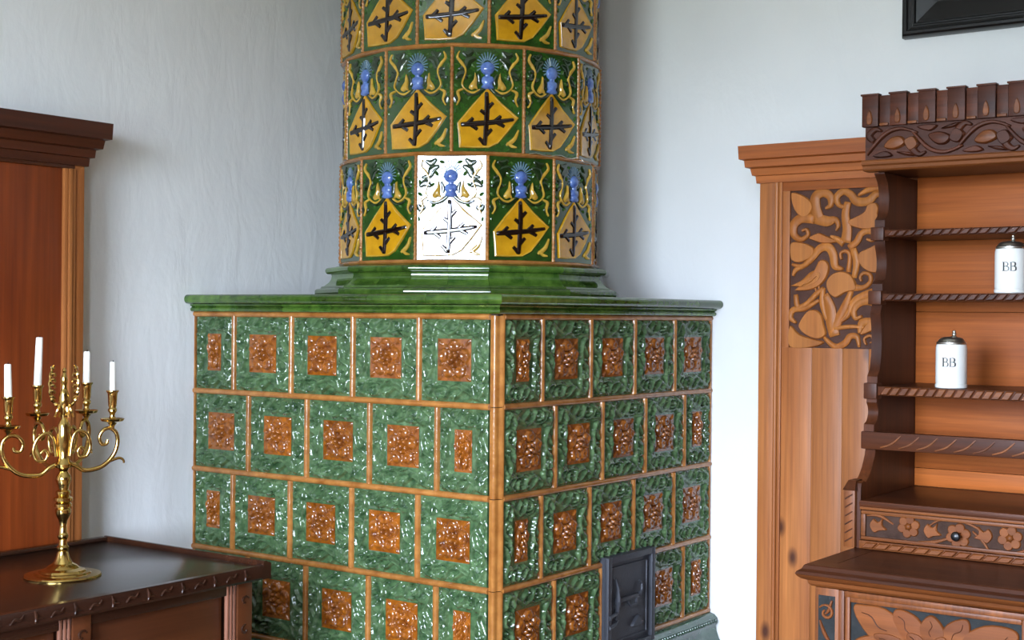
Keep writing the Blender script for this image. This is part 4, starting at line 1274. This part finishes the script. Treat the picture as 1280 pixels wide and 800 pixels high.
for i in range(2):
    a, b = stile_xs[i][1], stile_xs[i + 1][0]
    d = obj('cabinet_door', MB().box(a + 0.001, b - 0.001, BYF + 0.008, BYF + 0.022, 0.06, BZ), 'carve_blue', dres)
    fm = MB()
    for (p, q, r_, s_) in ((a + 0.001, a + 0.016, 0.06, BZ), (b - 0.016, b - 0.001, 0.06, BZ), (a + 0.016, b - 0.016, BZ - 0.014, BZ), (a + 0.016, b - 0.016, 0.06, 0.08)):
        fm.box(p, q, BYF - 0.006, BYF + 0.008, r_, s_, 0.003)
    for (p, q, r_, s_) in ((a + 0.016, a + 0.028, 0.08, BZ - 0.014), (b - 0.028, b - 0.016, 0.08, BZ - 0.014), (a + 0.028, b - 0.028, BZ - 0.026, BZ - 0.014), (a + 0.028, b - 0.028, 0.08, 0.092)):
        fm.box(p, q, BYF - 0.001, BYF + 0.008, r_, s_, 0.003)
    sub('door_frame', fm, 'oak_mid', d)
    cx, cz = (a + b) / 2 + 0.0, BZ - 0.026 - 0.118
    PF = lambda x_, y_, z_: (x_, BYF + 0.008 - z_, y_)
    hw = (b - a) / 2 - 0.030
    tips = [(-0.97, 0.112, 0.080), (-0.46, 0.114, 0.070), (-0.03, 0.112, 0.062), (0.40, 0.112, 0.060), (0.97, 0.096, 0.084), (-0.98, 0.022, 0.07), (0.98, 0.012, 0.07)]
    tips = [(tx * hw, tz, tw_, 0.006) for tx, tz, tw_ in tips] + [(-tx * hw, -tz, tw_, 0.006) for tx, tz, tw_ in tips[:5]]
    tips += [(tx * hw, tz, 0.044, 0.0085) for tx, tz in ((-0.72, 0.05), (-0.30, 0.066), (0.14, 0.068), (0.60, 0.052), (0.72, -0.05), (0.30, -0.066), (-0.14, -0.068), (-0.60, -0.05))]
    for q, (tx, tz, wd, h_) in enumerate(tips):
        reach = math.hypot(tx, tz)
        dx, dz_ = tx / reach, tz / reach
        def L(t, w_):
            return (min(max(cx + dx * t * reach - dz_ * w_, cx - hw), cx + hw), min(max(cz + dz_ * t * reach + dx * w_, cz - 0.118), cz + 0.116))
        P = [L(0.12, -wd * 0.15), L(0.40, -wd * 0.44), L(0.70, -wd * 0.50), L(0.92, -wd * 0.26), L(1.0, 0), L(0.92, wd * 0.26), L(0.70, wd * 0.50), L(0.40, wd * 0.44), L(0.12, wd * 0.15)]
        m = MB().relief(P, h_ + 0.0003 * (q % 3), 0.003, 0, 3, 0.001)
        sub('carved_leaf', m.mapped(PF), 'carve_mid', d)
        v = MB().ribbon([L(0.55, 0.0), L(0.66, wd * 0.08), L(0.78, -wd * 0.05), L(0.9, wd * 0.04)], [0.002, 0.0035, 0.003, 0.0015], h_ + 0.0026, 0, 4)
        sub('leaf_vein', v.mapped(PF), 'oak_dark', d)
    m = MB().relief([(cx + 0.03 * math.cos(t), cz + 0.03 * math.sin(t)) for t in [i_ * PI / 7 for i_ in range(14)]], 0.011, 0.004, 0, 0, 0.004)
    sub('flower_centre', m.mapped(PF), 'carve_mid', d)
obj('cabinet_plinth', MB().box(BX0 - 0.012, BX1 + 0.012, BYF - 0.012, DYB, 0.0, 0.06, 0.004), 'oak_dark_x', dres)

# ------------------------------------------------------------------ steins with pewter lids
def letter_B(m, ox, oz, w, h):
    s = 0.0
    m.relief([(ox + 0.12 * w, oz), (ox + 0.36 * w, oz), (ox + 0.36 * w, oz + h), (ox + 0.12 * w, oz + h)], 0.0005, 0.0)
    for (z0, z1) in ((0.0, 0.05), (0.95, 1.0)):
        m.relief([(ox, oz + z0 * h), (ox + 0.55 * w, oz + z0 * h), (ox + 0.55 * w, oz + z1 * h), (ox, oz + z1 * h)], 0.0005, 0.0)
    def bowl(z0, z1, r):
        zc = (z0 + z1) / 2
        out = [(0.36, z1 - 0.03), (0.62 * r, z1 - 0.03), (0.86 * r, z1 - 0.12), (0.88 * r, zc), (0.86 * r, z0 + 0.12), (0.62 * r, z0 + 0.03), (0.36, z0 + 0.03)]
        m.ribbon([(ox + x * w, oz + z * h) for x, z in out], [0.06 * w * 1.2, 0.09 * w, 0.22 * w, 0.27 * w, 0.22 * w, 0.09 * w, 0.07 * w], 0.0005, 0, 5)
    bowl(0.50, 1.0, 0.98)
    bowl(0.0, 0.53, 1.10)

def stein(loc, label, facing):
    loc = Vector(loc)
    t = thing('lidded_stein', label, 'stein', loc, 'white lidded steins on the dresser')
    r = 0.0425
    body = MB().lathe([(0.036, 0.0), (0.0400, 0.001), (0.0425, 0.003), (0.0425, 0.011), (0.0405, 0.013), (0.0415, 0.016), (0.0415, 0.10), (0.0412, 0.112), (0.0395, 0.120), (0.0375, 0.1215), (0.030, 0.1215)], 48, loc)
    b = obj('body', body, 'stoneware', t, 40)
    lid = obj('lid', MB().lathe([(0.0385, 0.120), (0.0395, 0.1225), (0.0395, 0.126), (0.036, 0.128), (0.034, 0.132), (0.030, 0.1365), (0.022, 0.140), (0.010, 0.1415), (0.002, 0.1418)], 40, loc), 'pewter', t, 40)
    fx, fy = math.cos(facing), math.sin(facing)
    # thumb knob towards the handle, at the back of the lid
    kc = loc + Vector((-fx * 0.012 + fy * -0.006, -fy * 0.012 + fx * 0.006, 0))
    sub('thumb_knob', MB().lathe([(0.006, 0.140), (0.007, 0.1425), (0.0035, 0.1445), (0.0065, 0.147), (0.0065, 0.1495), (0.004, 0.152), (0.005, 0.154), (0.005, 0.157), (0.002, 0.159)], 16, kc), 'pewter', lid)
    # handle at the back
    hp = [loc + Vector((-fx * q, -fy * q, z)) for q, z in ((0.038, 0.100), (0.058, 0.104), (0.070, 0.090), (0.070, 0.060), (0.060, 0.036), (0.040, 0.030))]
    obj('handle', MB().tube(open_spline([tuple(p) for p in hp], 5), 0.0065, 10), 'stoneware', t, 60)
    lt = MB()
    letter_B(lt, -0.0185, 0.060, 0.0175, 0.0245)
    letter_B(lt, 0.0005, 0.060, 0.0175, 0.0245)
    rr = 0.0414
    def wrap(x, z, d):
        a = facing + (x - 0.004) / rr
        return (loc.x + (rr + d) * math.cos(a), loc.y + (rr + d) * math.sin(a), loc.z + z)
    sub('lettering', lt.mapped(wrap), 'ink', b, 60)
    t.scale = (0.94, 0.94, 0.94)
    return t
stein((1.050, 0.548, 1.322), 'white stoneware stein with pewter lid, on the lower dresser shelf', math.radians(-76))
stein((1.190, 0.575, 1.566), 'white stoneware stein with pewter lid, on the upper dresser shelf at the edge', math.radians(-74))

# ------------------------------------------------------------------ dark picture on the north wall
PX0, PX1, PZ0, PZ1 = 0.672, 1.55, 2.372, 3.05
PYF = WALL_N - 0.045
pic = thing('framed_picture', 'dark framed picture hanging on the white wall above the dresser', 'picture', ((PX0 + PX1) / 2, WALL_N, PZ0))
fp = [(0, 0.0), (0.026, 0.0), (0.036, 0.004), (0.040, 0.010), (0.040, 0.018), (0.034, 0.022), (0.030, 0.03), (0.030, 0.034), (0.033, 0.036), (0.033, 0.040), (0.026, 0.044), (0.018, 0.09), (0.012, 0.105), (0, 0.105)]
w_, h_ = PX1 - PX0, PZ1 - PZ0
obj('frame_rail', MB().extrude(fp, PX0, PX1, 0, 0).mapped(lambda x, y, z: (PX0 + z if x < PX0 + 0.3 else PX1 - z, WALL_N + y - 0.002, PZ0 + z)), 'black', pic, 25)
obj('frame_rail', MB().extrude(fp, PX0, PX1, 0, 0).mapped(lambda x, y, z: (PX0 + z if x < PX0 + 0.3 else PX1 - z, WALL_N + y - 0.002, PZ1 - z)), 'black', pic, 25)
obj('frame_stile', MB().extrude(fp, PZ0, PZ1, 0, 0).mapped(lambda x, y, z: (PX0 + z, WALL_N + y - 0.002, PZ0 + z if x < PZ0 + 0.3 else PZ1 - z)), 'black', pic, 25)
obj('frame_stile', MB().extrude(fp, PZ0, PZ1, 0, 0).mapped(lambda x, y, z: (PX1 - z, WALL_N + y - 0.002, PZ0 + z if x < PZ0 + 0.3 else PZ1 - z)), 'black', pic, 25)
obj('picture_surface', MB().box(PX0 + 0.09, PX1 - 0.09, WALL_N - 0.014, WALL_N - 0.004, PZ0 + 0.09, PZ1 - 0.09), 'canvas', pic)
